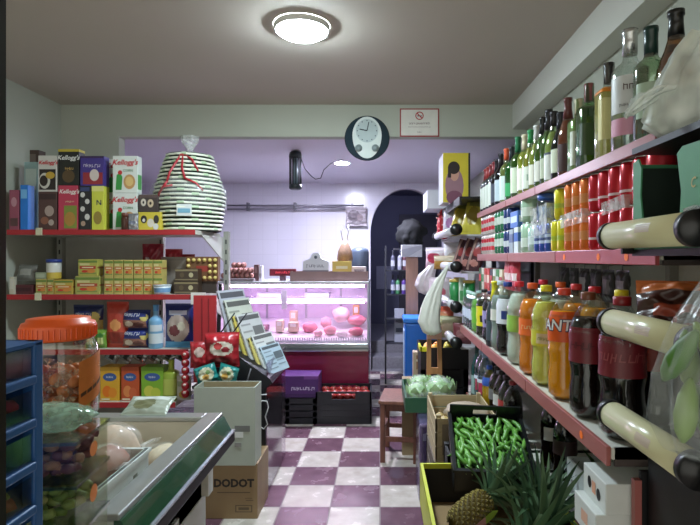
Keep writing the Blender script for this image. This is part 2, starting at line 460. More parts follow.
# ================================================================ right-hand shelving
STRIP = mt((158, 92, 86), .35, var=.08, scale=6); STRIPR = mt((172, 74, 76), .35); SHELFW = mt((206, 204, 192), .45, var=.06)
UPR = mt((150, 148, 138), .5); ORANGE = mt((255, 120, 40), .5, emit=.05)
gon = thing('shelving_unit', 'long wall shelving with pinkish red price strips along the right side', 'shelving', (.9, 2.5, 0))
OX, OY = .9, 2.5
def gx(mb_name, mb, par): return mb.build(mb_name, par, (-OX, -OY, 0))
gx('back_panel', MB().box(1.14, 1.165, 1.34, 3.74, 0, 2.0, mt((198, 196, 184), .6)), gon)
for y in (1.36, 2.0, 2.6, 3.2, 3.72):
    gx('upright', MB().box(1.105, 1.14, y-.015, y+.015, 0, 2.05, UPR), gon)
def shelf(z, xf, y0, y1, sh, cuts, zl=None):
    s = gx('shelf', MB().box(xf+.012, 1.10, y0, y1, z-.03, z, SHELFW).box(xf+.02, 1.10, y0, y0+.006, z-sh, z, mt((70, 60, 56), .6)), gon)
    ys = [y0]+cuts+[y1]
    for i in range(len(ys)-1):
        mb = MB().box(xf, xf+.012, ys[i]+.003, ys[i+1]-.003, z-sh, z+.002, STRIPR if (i == 0 and abs(z-1.575) < .01) else STRIP, .002)
        mb.build('price_strip', s)
    return s
s2 = shelf(1.871, .70, 1.32, 3.75, .035, [2.35, 2.9])
s3 = shelf(1.575, .70, 1.32, 3.75, .044, [2.08, 2.86])
s4 = shelf(1.068, .576, 1.32, 3.75, .048, [2.06, 2.95])
s5 = shelf(1.31, .70, 3.0, 3.75, .04, [])
s6 = shelf(.58, .62, 2.62, 3.75, .04, [])
s7 = shelf(.575, .72, 1.32, 2.60, .04, [])
gx('base_shelf', MB().box(.74, 1.10, 1.34, 3.74, .08, .12, SHELFW), gon)
# small orange price stickers on the strips
for px, X, z, s_ in ((598, .6985, 1.553, s3), (626, .6985, 1.553, s3), (564, .6985, 1.553, s3), (581, .5745, 1.045, s4)):
    y = X*F/(px-VX)
    MB().lathe([(.0005, 0), (.012, 0)], ORANGE, 14, M=Matrix.Translation((X, y, z)) @ Matrix.Rotation(pi/2, 4, 'Y'), cap0=False, cap1=False).build('price_sticker', s_)

# ---------------------------------------------------------------- bottles and cans
def prof_wine(h, r): return [(.85*r, 0), (r, .006), (r, .60*h), (.93*r, .645*h), (.66*r, .70*h), (.42*r, .75*h), (.36*r, .80*h), (.34*r, .965*h), (.40*r, .97*h), (.40*r, h)]
def prof_slope(h, r): return [(.85*r, 0), (r, .006), (r, .48*h), (.96*r, .54*h), (.80*r, .62*h), (.58*r, .70*h), (.42*r, .78*h), (.36*r, .86*h), (.34*r, .965*h), (.40*r, .97*h), (.40*r, h)]
def prof_spirit(h, r): return [(.88*r, 0), (r, .006), (r, .62*h), (.96*r, .66*h), (.75*r, .70*h), (.46*r, .735*h), (.38*r, .77*h), (.38*r, h)]
def prof_flat(h, r): return [(.95*r, 0), (r, .006), (r, .68*h), (.9*r, .72*h), (.5*r, .75*h), (.38*r, .78*h), (.38*r, h)]
def prof_pet(h, r): return [(.45*r, .012), (.62*r, 0), (.86*r, .012), (.97*r, .05*h), (r, .12*h), (r, .22*h), (.93*r, .29*h), (.92*r, .36*h), (r, .43*h), (r, .46*h), (.975*r, .47*h), (.975*r, .64*h), (r, .65*h), (.99*r, .70*h), (.9*r, .76*h), (.70*r, .83*h), (.46*r, .885*h), (.32*r, .915*h), (.32*r, .935*h), (.37*r, .938*h), (.37*r, .943*h), (.29*r, .946*h), (.29*r, h)]
def prof_water(h, r): return [(.6*r, 0), (.9*r, .01), (r, .05*h), (.94*r, .1*h), (r, .15*h), (.94*r, .2*h), (r, .25*h), (r, .55*h), (.94*r, .6*h), (r, .65*h), (.97*r, .72*h), (.75*r, .82*h), (.4*r, .9*h), (.32*r, .93*h), (.3*r, h)]
PROF = dict(wine=prof_wine, slope=prof_slope, spirit=prof_spirit, flat=prof_flat, pet=prof_pet, water=prof_water)
def rad_at(prof, z):
    for (r0, z0), (r1, z1) in zip(prof, prof[1:]):
        if min(z0, z1) <= z <= max(z0, z1) and abs(z1-z0) > 1e-7: return r0+(r1-r0)*(z-z0)/(z1-z0)
    return prof[-1][0]
DARKG = mt((16, 22, 16), .06, coat=.5); BLKG = mt((12, 10, 12), .06, coat=.5)
def bottle(name, label, cat, loc, kind, h, r, body, liquid=None, fill=.8, cap=(20, 20, 20), capf=.80, labels=(), texts=(), group=None, sq=None, caprough=.3, face=None, seg=20):
    """labels: (z0,z1,colour[,half-angle]) in fractions of h; texts: (string,z,size,colour,shear,bold,dangle)"""
    root = thing(name, label, cat, loc, 0, group)
    pr = PROF[kind](h, r)
    if isinstance(body, tuple): body = mt(body, .08, coat=.4)
    MB().lathe(pr, body, seg, sq=sq).build('body', root)
    if liquid is not None:
        zf = fill*h
        lp = [(max(.001, q*.955), z+.002) for q, z in pr if z < zf]; lp.append((rad_at(pr, zf)*.955, zf))
        MB().lathe(lp, mt(liquid, .12) if isinstance(liquid, tuple) else liquid, seg, sq=sq).build('liquid', root)
    zc = capf*h; mb = MB(); cm = mt(cap, caprough) if isinstance(cap, tuple) else cap
    if kind in ('pet', 'water'):
        mb.lathe([(.38*r, zc), (.39*r, zc+.002), (.39*r, h*1.004), (.34*r, h*1.008)], cm, 20)
    else:
        mb.lathe([(rad_at(pr, zc)+.0008, zc), (rad_at(pr, (zc+h)/2)+.0009, (zc+h)/2), (rad_at(pr, .96*h)+.001, .955*h), (.43*r, .965*h), (.43*r, h+.001), (.001, h+.0015)], cm, 20)
    mb.build('cap', root)
    a0 = math.atan2(-loc[1], -loc[0]) if face is None else face
    first = None
    for i, lb in enumerate(labels):
        z0, z1, c = lb[:3]; hw = lb[3] if len(lb) > 3 else pi
        mb = MB(); n = 28; vs = []; fs = []
        zs = [z0+(z1-z0)*k/4 for k in range(5)]
        for zz in zs:
            rr = rad_at(pr, zz*h)+.0008+.0003*i
            for k in range(n+1):
                a = a0-hw+2*hw*k/n; e = 1.0
                if sq: e = (abs(math.cos(a))**sq+abs(math.sin(a))**sq)**(-1/sq)
                vs.append((rr*e*math.cos(a), rr*e*math.sin(a), zz*h))
        for j in range(4):
            for k in range(n):
                q = j*(n+1)+k; fs.append((q, q+1, q+n+2, q+n+1))
        mb.add(vs, fs, mt(c, .4) if isinstance(c, tuple) else c, True)
        if True:
            for (st, tz, size, tcol, sh, bo, da) in texts:
                if max([q for q in range(len(labels)) if labels[q][0] <= tz <= labels[q][1]] or [0]) != i: continue
                def fn(x, y):
                    rr = rad_at(pr, tz*h)+.0042+.0008*texts.index((st, tz, size, tcol, sh, bo, da))
                    a = a0+da+x/rr; e = 1.0
                    if sq: e = (abs(math.cos(a))**sq+abs(math.sin(a))**sq)**(-1/sq)
                    return (rr*e*math.cos(a), rr*e*math.sin(a), tz*h+y)
                mb.text(st, fn, size, mt(tcol, .4), sh, bo)
        mb.build('label', root)
    return root
def can(name, label, cat, loc, r, h, col, bands=(), group=None, texts=()):
    root = thing(name, label, cat, loc, 0, group)
    bm_ = mt(col, .25, metal=.35)
    zs = [(r*.78, 0), (r*.84, .003), (r, .010), (r, h*.90), (r*.86, h*.965)]
    mb = MB().lathe(zs, bm_, 18)
    for z0, z1, c in bands:
        mb.lathe([(r*1.004, z0*h), (r*1.004, z1*h)], mt(c, .3, metal=.2), 18, cap0=False, cap1=False)
    a0 = math.atan2(-loc[1], -loc[0])
    for st, tz, size, tc, sh, bo in texts:
        mb.text(st, lambda x, y: (r*1.01*math.cos(a0+x/r), r*1.01*math.sin(a0+x/r), tz*h+y), size, mt(tc, .3), sh, bo)
    mb.build('body', root)
    MB().lathe([(r*.86, h*.965), (r*.88, h*.985), (r*.86, h), (r*.80, h), (r*.78, h*.98), (.0005, h*.98)], mt((190, 190, 188), .25, metal=.9), 18, cap0=False, cap1=False).build('lid', root)
    return root

# --- top shelf, near to far: (pixel column, shape, height, radius, body, liquid, cap, capsule start, labels, name, label, category)
ZT = 1.871
CLR = clear((235, 242, 238), .10, .7); CLG = clear((150, 195, 140), .08, .6); CLGP = clear((205, 225, 190), .08, .6)
CLT = clear((215, 190, 160), .08, .6)
W_, CR, GOLD = (222, 222, 214), (214, 208, 178), (188, 150, 80)
top = [
 (651, 'spirit', .325, .046, clear((190, 215, 185), .12, .7), None, (22, 52, 46), .77, [(.2, .5, (170, 190, 165), .9)], (), 'gin_bottle', 'clear green-tinted bottle with a dark green stopper beside the white plastic bag', 'bottle'),
 (630, 'spirit', .372, .054, CLR, None, mt((200, 202, 200), .25, metal=.8), .80, [(.30, .60, (206, 208, 206), 1.2), (.12, .26, (212, 150, 172), 1.2)], (('~8', .36, .014, (60, 60, 66), 0, 0, 0), ('~3', .50, .030, (80, 60, 60), 0, 0, .1)), 'vodka_bottle', 'tall clear vodka bottle with long silver cap and pink band low down', 'bottle'),
 (609, 'flat', .325, .040, CLR, (206, 190, 96), (24, 20, 18), .80, [(.68, .74, (232, 142, 40), 1.6), (.2, .62, (216, 206, 140), .9)], (), 'liqueur_bottle', 'clear liqueur bottle with yellow contents, orange collar and black cap', 'bottle'),
 (589, 'flat', .312, .040, CLG, (92, 118, 70), (140, 82, 78), .80, [(.15, .52, (58, 78, 48), .8)], (), 'whisky_bottle', 'square green bottle with dusty pink cap left of the orange-collared liqueur', 'bottle'),
 (579, 'flat', .285, .038, CLGP, (170, 180, 130), (206, 196, 160), .82, [(.1, .55, (196, 200, 180), .9)], (), 'liqueur_bottle', 'pale squarish bottle with cream cap beside the square green bottle', 'bottle'),
 (568, 'slope', .325, .041, CLT, (150, 92, 74), (96, 44, 40), .74, [(.08, .42, (66, 40, 36), 1.2)], (), 'wine_bottle', 'pink-brown bottle with long maroon capsule and dark label', 'wine bottle'),
 (561, 'slope', .29, .041, DARKG, None, (28, 30, 36), .76, [(.12, .46, (206, 212, 186), 1.3)], (), 'wine_bottle', 'dark bottle with pale green-white label behind the pink-brown bottle', 'wine bottle'),
 (554, 'slope', .318, .041, CLGP, (200, 196, 132), (20, 18, 20), .80, [(.06, .40, (214, 216, 206), 1.4), (.40, .43, (80, 86, 100), 1.4)], (), 'wine_bottle', 'pale white wine with black cap and wide white label', 'wine bottle'),
 (549, 'slope', .345, .041, CLG, (138, 140, 60), (24, 24, 26), .74, [(.1, .36, (190, 196, 170), 1.2)], (), 'wine_bottle', 'tall yellow-green wine with black capsule behind the pale white wine', 'wine bottle'),
 (543, 'slope', .335, .041, CLG, (150, 148, 60), (22, 26, 24), .76, [(.1, .38, (222, 220, 206), 1.2)], (), 'wine_bottle', 'yellow-green wine with black capsule left of the two black-capped whites', 'wine bottle'),
 (537, 'slope', .32, .041, CLGP, (196, 180, 96), (206, 206, 200), .78, [(.1, .4, (226, 222, 204), 1.2)], (), 'wine_bottle', 'golden white wine with silver-white capsule right of the green-capped wine', 'wine bottle'),
 (531, 'slope', .322, .043, CLGP, (186, 160, 64), (40, 138, 74), .80, [(.08, .42, (216, 220, 204), 1.4), (.2, .3, (150, 170, 150), .5)], (), 'wine_bottle', 'golden wine with bright green cap and large white label', 'wine bottle'),
 (525, 'wine', .325, .041, CLGP, (196, 176, 80), (210, 200, 168), .76, [(.1, .45, (228, 224, 206), 1.3)], (), 'wine_bottle', 'golden wine with cream capsule between two green-capped bottles', 'wine bottle'),
 (518, 'wine', .345, .041, CLG, (110, 128, 54), (30, 112, 70), .76, [(.1, .5, (204, 214, 186), 1.3)], (), 'wine_bottle', 'green wine with long green capsule and pale label', 'wine bottle'),
 (512, 'wine', .318, .041, clear((90, 190, 120), .08, .6), (60, 140, 80), (26, 34, 40), .76, [(.1, .34, (60, 160, 96), 1.2)], (), 'wine_bottle', 'bright green bottle with dark capsule next to the orange-capped one', 'wine bottle'),
 (506.6, 'wine', .335, .041, CLGP, (150, 140, 96), (206, 84, 50), .80, [(.08, .5, (202, 214, 206), 1.4)], (), 'wine_bottle', 'white-labelled wine with an orange capsule', 'wine bottle'),
 (501, 'wine', .332, .041, BLKG, None, (18, 18, 22), .74, [(.1, .5, (184, 200, 206), 1.2)], (), 'wine_bottle', 'black bottle with pale blue label, left of the orange-capped wine', 'wine bottle'),
 (497, 'wine', .318, .041, BLKG, None, (20, 20, 26), .74, [(.12, .5, (70, 76, 90), 1.2)], (), 'wine_bottle', 'black bottle with dark grey label, second left of the orange-capped wine', 'wine bottle'),
]
for (px, kind, h, r, body, liq, cap, cf, labs, txs, nm, lab, cat) in top:
    x = .762
    bottle(nm, lab, cat, (x, x*F/(px-VX), ZT), kind, h, r, body, liq, .72, cap, cf, labs, txs, 'bottles on the top right shelf', sq=7 if kind == 'flat' else None)
far = [((128, 34, 40), 'dark red'), ((148, 46, 44), 'bright red'), ((110, 30, 36), 'deep maroon'), ((140, 40, 42), 'crimson')]
fl = ['dark wine with red capsule nearest the black-labelled bottles at the far end of top shelf', 'dark wine with bright red capsule, second from the far end of the top shelf',
      'dark wine with maroon capsule, third from the far end of the top shelf', 'dark wine with crimson capsule at the very far end of the top shelf']
order = [0, 2, 1, 3]
for k, y in enumerate((3.42, 3.52, 3.61, 3.70)):
    i = order[k]
    bottle('wine_bottle', fl[i], 'wine bottle', (.755, y, ZT), 'wine', .31, .041, DARKG, None, .7, far[i][0], .74, [(.08, .55, (206, 212, 198), 1.5)], (), 'bottles on the top right shelf')
# a second row behind, of which necks show between the front ones
pb = bottle('wine_bottle', 'dark wine bottle in the back row of the top right shelf', 'wine bottle', (.90, 3.3, ZT), 'wine', .335, .041, DARKG, None, .7, (30, 30, 34), .74, [(.1, .5, (196, 200, 180), 1.5)], (), 'dark bottles in the back row of the top shelf')
for y in (3.05, 2.8, 2.55, 2.3): dup(pb, (.90, y, ZT))
pb = bottle('spirit_bottle', 'clear bottle in the back row of the top right shelf', 'bottle', (.90, 1.78, ZT), 'spirit', .33, .042, CLR, None, .7, (60, 62, 60), .8, [(.2, .5, (186, 190, 180), 1.3)], (), 'clear bottles in the back row of the top shelf')
for y in (1.60, 2.0): dup(pb, (.90, y, ZT))
bottle('liqueur_bottle', 'brown pear-shaped bottle with black neck by the red and yellow tin', 'bottle', (.80, 1.405, ZT), 'slope', .345, .05, clear((190, 150, 90), .08, .6), (150, 110, 60), .66, (18, 18, 18), .80, [], (), 'bottles on the top right shelf')

# --- second shelf: cans in two layers
Z2 = 1.575
def cans(proto_args, ys, xs, layers, label_, group):
    nm, cat, r, h, col, bands, texts = proto_args
    first = None
    for y in ys:
        for x in xs:
            for k in range(layers):
                loc = (x, y, Z2+.0005+k*(h+.0008))
                if first is None: first = can(nm, label_, cat, loc, r, h, col, bands, group, texts)
                else: dup(first, loc)
cans(('soda_can', 'can', .036, .130, (190, 28, 42), [(.28, .34, (214, 190, 190)), ], ()), [1.385, 1.462, 1.539, 1.616, 1.693, 1.77], [.748, .824], 2, 'red soda can in the two-layer stack on the second right shelf', 'red cans on the second right shelf')
cans(('soda_can', 'can', .036, .130, (222, 118, 44), [(.3, .55, (196, 128, 70))], ()), [1.85, 1.927, 2.004], [.748, .824], 2, 'orange soda can between the red and the yellow cans', 'orange cans on the second right shelf')
cans(('soda_can', 'can', .036, .130, (214, 206, 40), [(.35, .5, (160, 176, 50))], ()), [2.085, 2.162], [.748, .824], 1, 'yellow soda can on the second right shelf, bottom layer', 'yellow cans, bottom layer')
t = can('soda_can', 'single yellow can on top of the yellow cans', 'can', (.748, 2.12, Z2+.131), .036, .130, (214, 206, 40), [(.35, .5, (160, 176, 50))], 'yellow can on top')
cans(('soda_can', 'can', .036, .130, (52, 86, 168), [(.3, .6, (188, 200, 218)), (.4, .5, (40, 70, 150))], ()), [2.245, 2.322, 2.399], [.748, .824], 1, 'blue and silver can left of the yellow cans', 'blue cans on the second right shelf')
jar = thing('jar', 'clear jar with a wide blue lid standing on the blue cans', 'jar', (.765, 2.33, Z2+.132))
MB().lathe([(.058, 0), (.062, .008), (.062, .09), (.052, .105)], clear((180, 205, 225), .15, .6), 20).build('body', jar)
MB().lathe([(.054, 0.003), (.054, .07)], mt((150, 172, 190), .4, var=.4, scale=60), 16).build('contents', jar)
MB().lathe([(.056, .103), (.058, .106), (.058, .125), (.054, .128), (.0005, .128)], mt((48, 84, 150), .35), 20).build('lid', jar)
g1 = can('drink_tin', 'big pale green tin, lower of the stacked pair on the second shelf', 'tin', (.762, 2.60, Z2), .056, .150, (176, 206, 176), [(.2, .5, (206, 216, 200))], 'big pale green tins')
dup(g1, (.762, 2.60, Z2+.151), label='big pale green tin, upper of the stacked pair on the second shelf')
g2 = can('drink_tin', 'pale green tin hidden partly behind the stacked pale green pair', 'tin', (.762, 2.475, Z2), .056, .13, (186, 214, 200), [(.3, .6, (206, 220, 214))], 'big pale green tins')
for k, (lb, c1, c2, y, h) in enumerate((('white and blue carton upright left of the pale green tins', (206, 212, 216), (60, 100, 176), 2.72, .135), ('greyish carton standing next to the dark blue cans', (150, 160, 168), (92, 104, 140), 2.82, .13))):
    carton('drink_carton', lb, 'carton', (.75, y, Z2), .08, .08, h, c1, [('r', 0, 1, .45, .8, c2)], [('r', 0, 1, .45, .8, c2)], right=False, group='small cartons on the second right shelf')
carton('drink_carton', 'blue carton lying on the white and blue carton, second shelf', 'carton', (.75, 2.75, Z2+.136), .085, .15, .085, (70, 112, 186), [('r', .1, .9, .3, .7, (200, 210, 220))], [('r', .1, .9, .3, .7, (200, 210, 220))], right=False)
cans(('beer_can', 'can', .036, .130, (44, 62, 110), [(.3, .55, (200, 204, 206))], ()), [2.915, 2.992], [.748], 2, 'dark blue can in the stack left of the greyish carton', 'dark blue cans on the second right shelf')
cans(('beer_can', 'can', .036, .130, (52, 120, 80), [(.35, .7, (196, 206, 190))], ()), [3.075, 3.152, 3.23], [.748], 2, 'green can with white band in the stack towards the far end', 'green cans on the second right shelf')
cans(('beer_can', 'can', .036, .130, (206, 196, 186), [(.2, .4, (190, 50, 60)), (.6, .8, (190, 50, 60))], ()), [3.34, 3.417, 3.494, 3.571, 3.65], [.748], 2, 'white can with red bands at the far end of the second shelf', 'white and red cans on the second right shelf')
fw = MB()
for y0, y1, z0, z1 in ((1.82, 2.04, .1, .14), (2.205, 2.44, .08, .20), (1.505, 1.66, .12, .15)):
    vs = [(.708, y0, Z2+z0), (.708, y1, Z2+z0-.01), (.706, y1, Z2+z1), (.706, y0, Z2+z1+.01), (.864, y0, Z2+z0), (.864, y0, Z2+z1)]
    o = MB().add(vs, [(0, 1, 2, 3), (0, 3, 5, 4)], bagfilm((222, 222, 214), .45)).build('shrink_film')
    tag(o, {1.82: 'crumpled clear film round the orange cans', 2.205: 'crumpled clear film round the blue cans', 1.505: 'clear film band round the red cans'}[y0], 'plastic film')

# --- third shelf: big plastic bottles, front row near to far
Z3 = 1.0685
PETC = clear((240, 244, 242), .035, .32)
def pet(label_, y, liq, cap, labs, texts=(), x=.635, h=.375, r=.056, fill=.80, kind='pet', body=None, group='drink bottles along the third right shelf', name='drink_bottle', face=None):
    return bottle(name, label_, 'drink bottle', (x, y, Z3), kind, h, r, body or PETC, liq, fill, cap, .945 if kind == 'pet' else .93, labs, texts, group, face=face, seg=24)
RED, YEL = (196, 34, 40), (226, 202, 40)
COLA = (22, 9, 7)
pet('dark cola bottle with red cap behind the cream rail, nearest on the third shelf', 1.40, COLA, (140, 30, 34), [(.45, .73, (112, 28, 36))], (('~8', .59, .040, (146, 70, 70), .2, .01, .25),), x=.652, r=.060, fill=.84)
pet('dark cola bottle with brown cap between the orange soda and the nearest cola', 1.585, COLA, (112, 64, 40), [(.45, .73, (112, 28, 36)), ], (('~5', .59, .038, (84, 22, 28), .2, .01, -.1),), fill=.80)
pet('orange soda bottle with red cap and bold white lettering on its label', 1.79, (250, 158, 10), (206, 66, 44), [(.53, .80, (226, 92, 22), pi)], (('FANTA', .675, .054, (22, 28, 62), .12, .055, -.05), ('FANTA', .677, .052, (240, 240, 236), .12, .015, -.05)), fill=.80, face=-2.25)
pet('pale yellow lemon soda bottle with yellow cap left of the orange soda', 1.985, (222, 216, 96), (220, 206, 40), [(.40, .56, (206, 200, 60)), (.43, .53, (206, 192, 150), .7)], (('~6', .48, .020, (120, 130, 30), .2, .01, 0),), fill=.84)
pet('orange soda bottle with orange cap and plain orange label', 2.165, (250, 140, 30), (226, 92, 40), [(.44, .62, (238, 112, 46))], (('~7', .53, .026, (240, 200, 150), .2, .01, 0),), fill=.83)
pet('clear soda bottle with red cap and pale green label', 2.37, (214, 222, 206), (206, 46, 60), [(.40, .60, (150, 196, 84))], (), fill=.86, h=.372)
pet('black and white cola bottle with blue cap', 2.585, COLA, (40, 60, 130), [(.44, .78, (214, 216, 222), 1.6), (.50, .62, (44, 62, 130), .6)], (), fill=.6, h=.36)
pet('clear bottle with pale blue cap beside the black and white cola', 2.72, (150, 160, 150), (170, 186, 190), [(.44, .60, (206, 206, 190))], (), h=.36)
bottle('juice_bottle', 'dark bottle with bright yellow neck and cap on the third shelf', 'drink bottle', (.628, 2.84, Z3), 'slope', .355, .048, mt((52, 62, 66), .2), None, .8, (214, 206, 40), .70, [(.1, .4, (66, 78, 84), 1.3)], (), 'drink bottles along the third right shelf')
pet('bottle with lilac and black label right of the yellow-labelled one', 2.99, (30, 26, 40), (60, 50, 80), [(.30, .62, (150, 140, 186), 1.5), (.36, .5, (40, 36, 56), .8)], h=.29, r=.046)
pet('bottle with bright yellow and black label on the third shelf', 3.16, (36, 34, 20), (30, 30, 30), [(.25, .66, (222, 208, 40), 1.6), (.3, .5, (40, 40, 30), .6)], h=.29, r=.05)
pet('bottle with lime green label next to the water pack', 3.33, (120, 180, 80), (150, 176, 170), [(.25, .62, (110, 176, 56))], h=.27, r=.05)
wp = bottle('water_bottle', 'small clear water bottle in the pack at the far end of the third shelf', 'water bottle', (.628, 3.44, Z3), 'water', .25, .04, clear((200, 225, 220), .12, .7), None, .8, (170, 200, 190), .93, [(.3, .55, (196, 206, 222))], (), 'small water bottles at the far end of the third shelf')
for i, (x, y) in enumerate(((.628, 3.53), (.628, 3.62), (.628, 3.70), (.72, 3.46), (.72, 3.55), (.72, 3.64))): dup(wp, (x, y, Z3))
# second row of big bottles
back = [('second-row bottle with yellow cap behind the cola and orange soda', 1.69, (70, 40, 20), YEL), ('second-row cola bottle with red cap nearest the end of the third shelf', 1.50, COLA, RED),
        ('second-row cola bottle with yellow cap behind the nearest cola', 1.62, COLA, (206, 196, 60)), ('second-row bottle with red cap behind the lemon soda', 1.90, (226, 150, 40), RED),
        ('second-row bottle with red cap behind the plain orange soda', 2.08, (230, 140, 40), (200, 50, 50)), ('second-row clear bottle with orange cap behind the green-labelled soda', 2.26, (206, 206, 190), (222, 96, 40)),
        ('second-row bottle with red cap behind the black and white cola', 2.5, (190, 200, 180), (200, 40, 60))]
for k, (lb, y, lq, cp) in enumerate(back):
    pet(lb, y, lq, cp, [(.44, .62, (180, 60, 50))], x=.79+.02*(k % 2), y_=0) if False else pet(lb, y, lq, cp, [(.44, .62, (176, 70, 56))], x=.785 if k != 2 else .92)
# hanging packs and packets behind the third-shelf bottles
hk = MB()
for i in range(6):
    y = 2.1+i*.13
    root = thing('hanging_pack', ['black pack with white card hanging nearest under the second right shelf', 'black pack with grey card hanging, second under the second right shelf', 'dark pack hanging third from the near end under the second right shelf',
             'black pack with white window hanging fourth under the second right shelf', 'dark pack with grey window hanging fifth under the second right shelf', 'black pack hanging farthest under the second right shelf'][i], 'packet', (.98, y, 1.36), pi/2, 'black packs hanging under the second right shelf')
    pouch_mb(.11, .14, .03, (34, 32, 34), [('r', .2, .8, .25, .7, [(150, 150, 148), (110, 108, 106), (60, 58, 60), (170, 170, 168), (100, 100, 100), (70, 66, 66)][i])], seed=i, nu=8, nv=10).build('pouch', root, (0, 0, 0), (0, 0, pi))
    MB().tube([(0, 0, .135), (0, 0, .16), (0, .16*-1, .165)], .003, mt((120, 120, 118), .3, metal=.8)).build('hook', root)
for i, (y, c, lb) in enumerate(((2.9, (196, 70, 84), 'pinkish red packet hanging above the yellow-necked bottle'), (2.83, (180, 54, 66), 'dark red packet hanging just above the blue-capped bottle'), (2.98, (206, 110, 116), 'pale red packet hanging farthest along, by the short shelf'))):
    for_ = pouch('hanging_packet', lb, 'packet', (.74, y, 1.37), .09, .16, .03, c, [('r', .2, .8, .35, .6, (220, 200, 196))], rz=pi/2+.3+pi, group='red packets hanging under the second right shelf', seed=20+i, nu=8, nv=10)
# packets on the short shelf
for i, (y, c, c2, lb) in enumerate(((3.06, (206, 200, 170), (170, 60, 60), 'cream packet at the near end of the short shelf'), (3.15, (60, 130, 70), (200, 200, 190), 'green packet second on the short shelf'),
      (3.24, (206, 206, 198), (120, 130, 60), 'white packet third on the short shelf'), (3.33, (46, 44, 50), (180, 60, 60), 'black packet fourth on the short shelf'), (3.42, (196, 56, 46), (230, 200, 180), 'bright red packet fifth on the short shelf'), (3.51, (190, 60, 50), (210, 150, 140), 'dull red packet sixth on the short shelf'), (3.60, (214, 206, 190), (70, 130, 80), 'white and green packet next to the far end of the short shelf'), (3.69, (60, 90, 60), (200, 60, 60), 'dark green packet at the far end of the short shelf'))):
    carton('packet', lb, 'packet', (.76, y, 1.3105), .1, .075, .17, c, [('r', .1, .9, .5, .8, c2)], [('r', 0, 1, .45, .75, c2)], right=False, group='packets on the short right shelf')

# --- low shelf: bottles standing below the third shelf strip
ZL = .5805
low = [(2.70, 'dark cola bottle on the low shelf, nearest under the pink strip', COLA, (150, 30, 34), (30, 20, 20)), (2.82, 'dark cola bottle with red label on the low shelf', COLA, (40, 20, 20), (176, 60, 56)),
       (2.94, 'dark bottle with white label on the low shelf', COLA, (30, 26, 30), (196, 196, 190)), (3.06, 'dark bottle with grey label on the low shelf left of the white-labelled one', COLA, (30, 30, 36), (110, 110, 110))]
for y, lb, lq, cp, lc in low:
    bottle('drink_bottle', lb, 'drink bottle', (.69, y, ZL), 'pet', .33, .05, PETC, lq, .86, cp, .945, [(.44, .62, lc)], (), 'dark bottles on the low right shelf')
bottle('oil_bottle', 'yellow oil bottle with blue cap and blue collar on the low shelf', 'oil bottle', (.672, 3.19, ZL), 'water', .31, .045, clear((240, 235, 190), .08, .5), (206, 172, 50), .62, (50, 90, 180), .93, [(.62, .78, (52, 92, 176))])
for i, (x, y, lb) in enumerate(((.672, 3.32, 'large clear water bottle right behind the oil bottle, low shelf'), (.672, 3.43, 'large clear water bottle second behind the oil bottle, low shelf'))):
    bottle('water_bottle', lb, 'water bottle', (x, y, ZL), 'water', .36, .05, clear((190, 212, 222), .16, .7), None, .8, (150, 176, 206), .93, [(.3, .5, (176, 60, 86), 1.0), (.5, .56, (210, 220, 230))], (), 'large water bottles on the low shelf')
bottle('juice_bottle', 'dark green bottle with dark neck at the far end of the low shelf', 'drink bottle', (.672, 3.58, ZL), 'slope', .42, .045, mt((30, 70, 66), .15), None, .8, (24, 60, 56), .76, [(.1, .4, (150, 176, 170), 1.2)])
for i, y in enumerate((1.72+.0, 1.90+.5)):
    pass
bottle('drink_bottle', 'dark cola bottle with white label in the gap beside the pepper crate', 'drink bottle', (.79, 2.40, .5755), 'pet', .33, .05, PETC, COLA, .86, (24, 20, 20), .945, [(.44, .62, (206, 206, 200), .7)])
bottle('drink_bottle', 'dark cola bottle in the gap behind the pineapples', 'drink bottle', (.79, 2.22, .5755), 'pet', .33, .05, PETC, COLA, .86, (24, 20, 20), .945, [(.44, .62, (60, 40, 40))])
# open white carton with herbs on the low shelf
hb = thing('produce_box', 'open white carton of leafy greens on the low shelf behind the pineapple leaves', 'box', (.86, 1.83, .5755))
open_box_mb(MB(), .26, .40, .20, .008, mt((198, 204, 200), .6)).build('body', hb)
lf = MB(); rnd = random.Random(3)
for k in range(70):
    a = rnd.uniform(0, 2*pi); l = rnd.uniform(.06, .13); b = Vector((rnd.uniform(-.1, .1), rnd.uniform(-.16, .16), .13)); e = b+Vector((math.cos(a)*l*.7, math.sin(a)*l*.7, l*.9))
    s_ = Vector((-math.sin(a), math.cos(a), 0))*.012; m_ = (b+e)/2+Vector((0, 0, .015))
    lf.add([b, m_+s_, e, m_-s_], [(0, 1, 2, 3)], (58, 92, 46) if k % 3 else (120, 140, 80))
tag(lf.build('leafy_greens', loc=(.86, 1.83, .5765)), 'loose leafy greens heaped in the white carton on the low shelf', 'greens')['kind'] = 'stuff'
# stacked white cartons under the shelf end
for k in range(5):
    z = .5755+k*.0803; x0 = .56+.012*((k*7) % 3)
    carton('egg_carton', ['white carton at the bottom of the stack under the shelf end', 'white carton second from the bottom of the stack under the shelf end', 'white carton in the middle of the stack under the shelf end', 'white carton second from the top of the stack under the shelf end', 'white carton with two dark holes, topmost under the shelf end'][k], 'carton',
           (x0+.11+(0 if k == 4 else -.012), 1.39+(.004 if k < 4 else 0), z), .22, .145, .08, (206, 210, 204), [],
           [('e', .30, .55, .085, .2, (16, 16, 16)), ('e', .70, .42, .085, .2, (16, 16, 16)), ('r', .42, .58, .3, .7, (216, 160, 130))] if k == 4 else [('r', .35, .65, .3, .7, (214, 170, 146))], right=False, group='white cartons stacked under the shelf end', bev=.003)

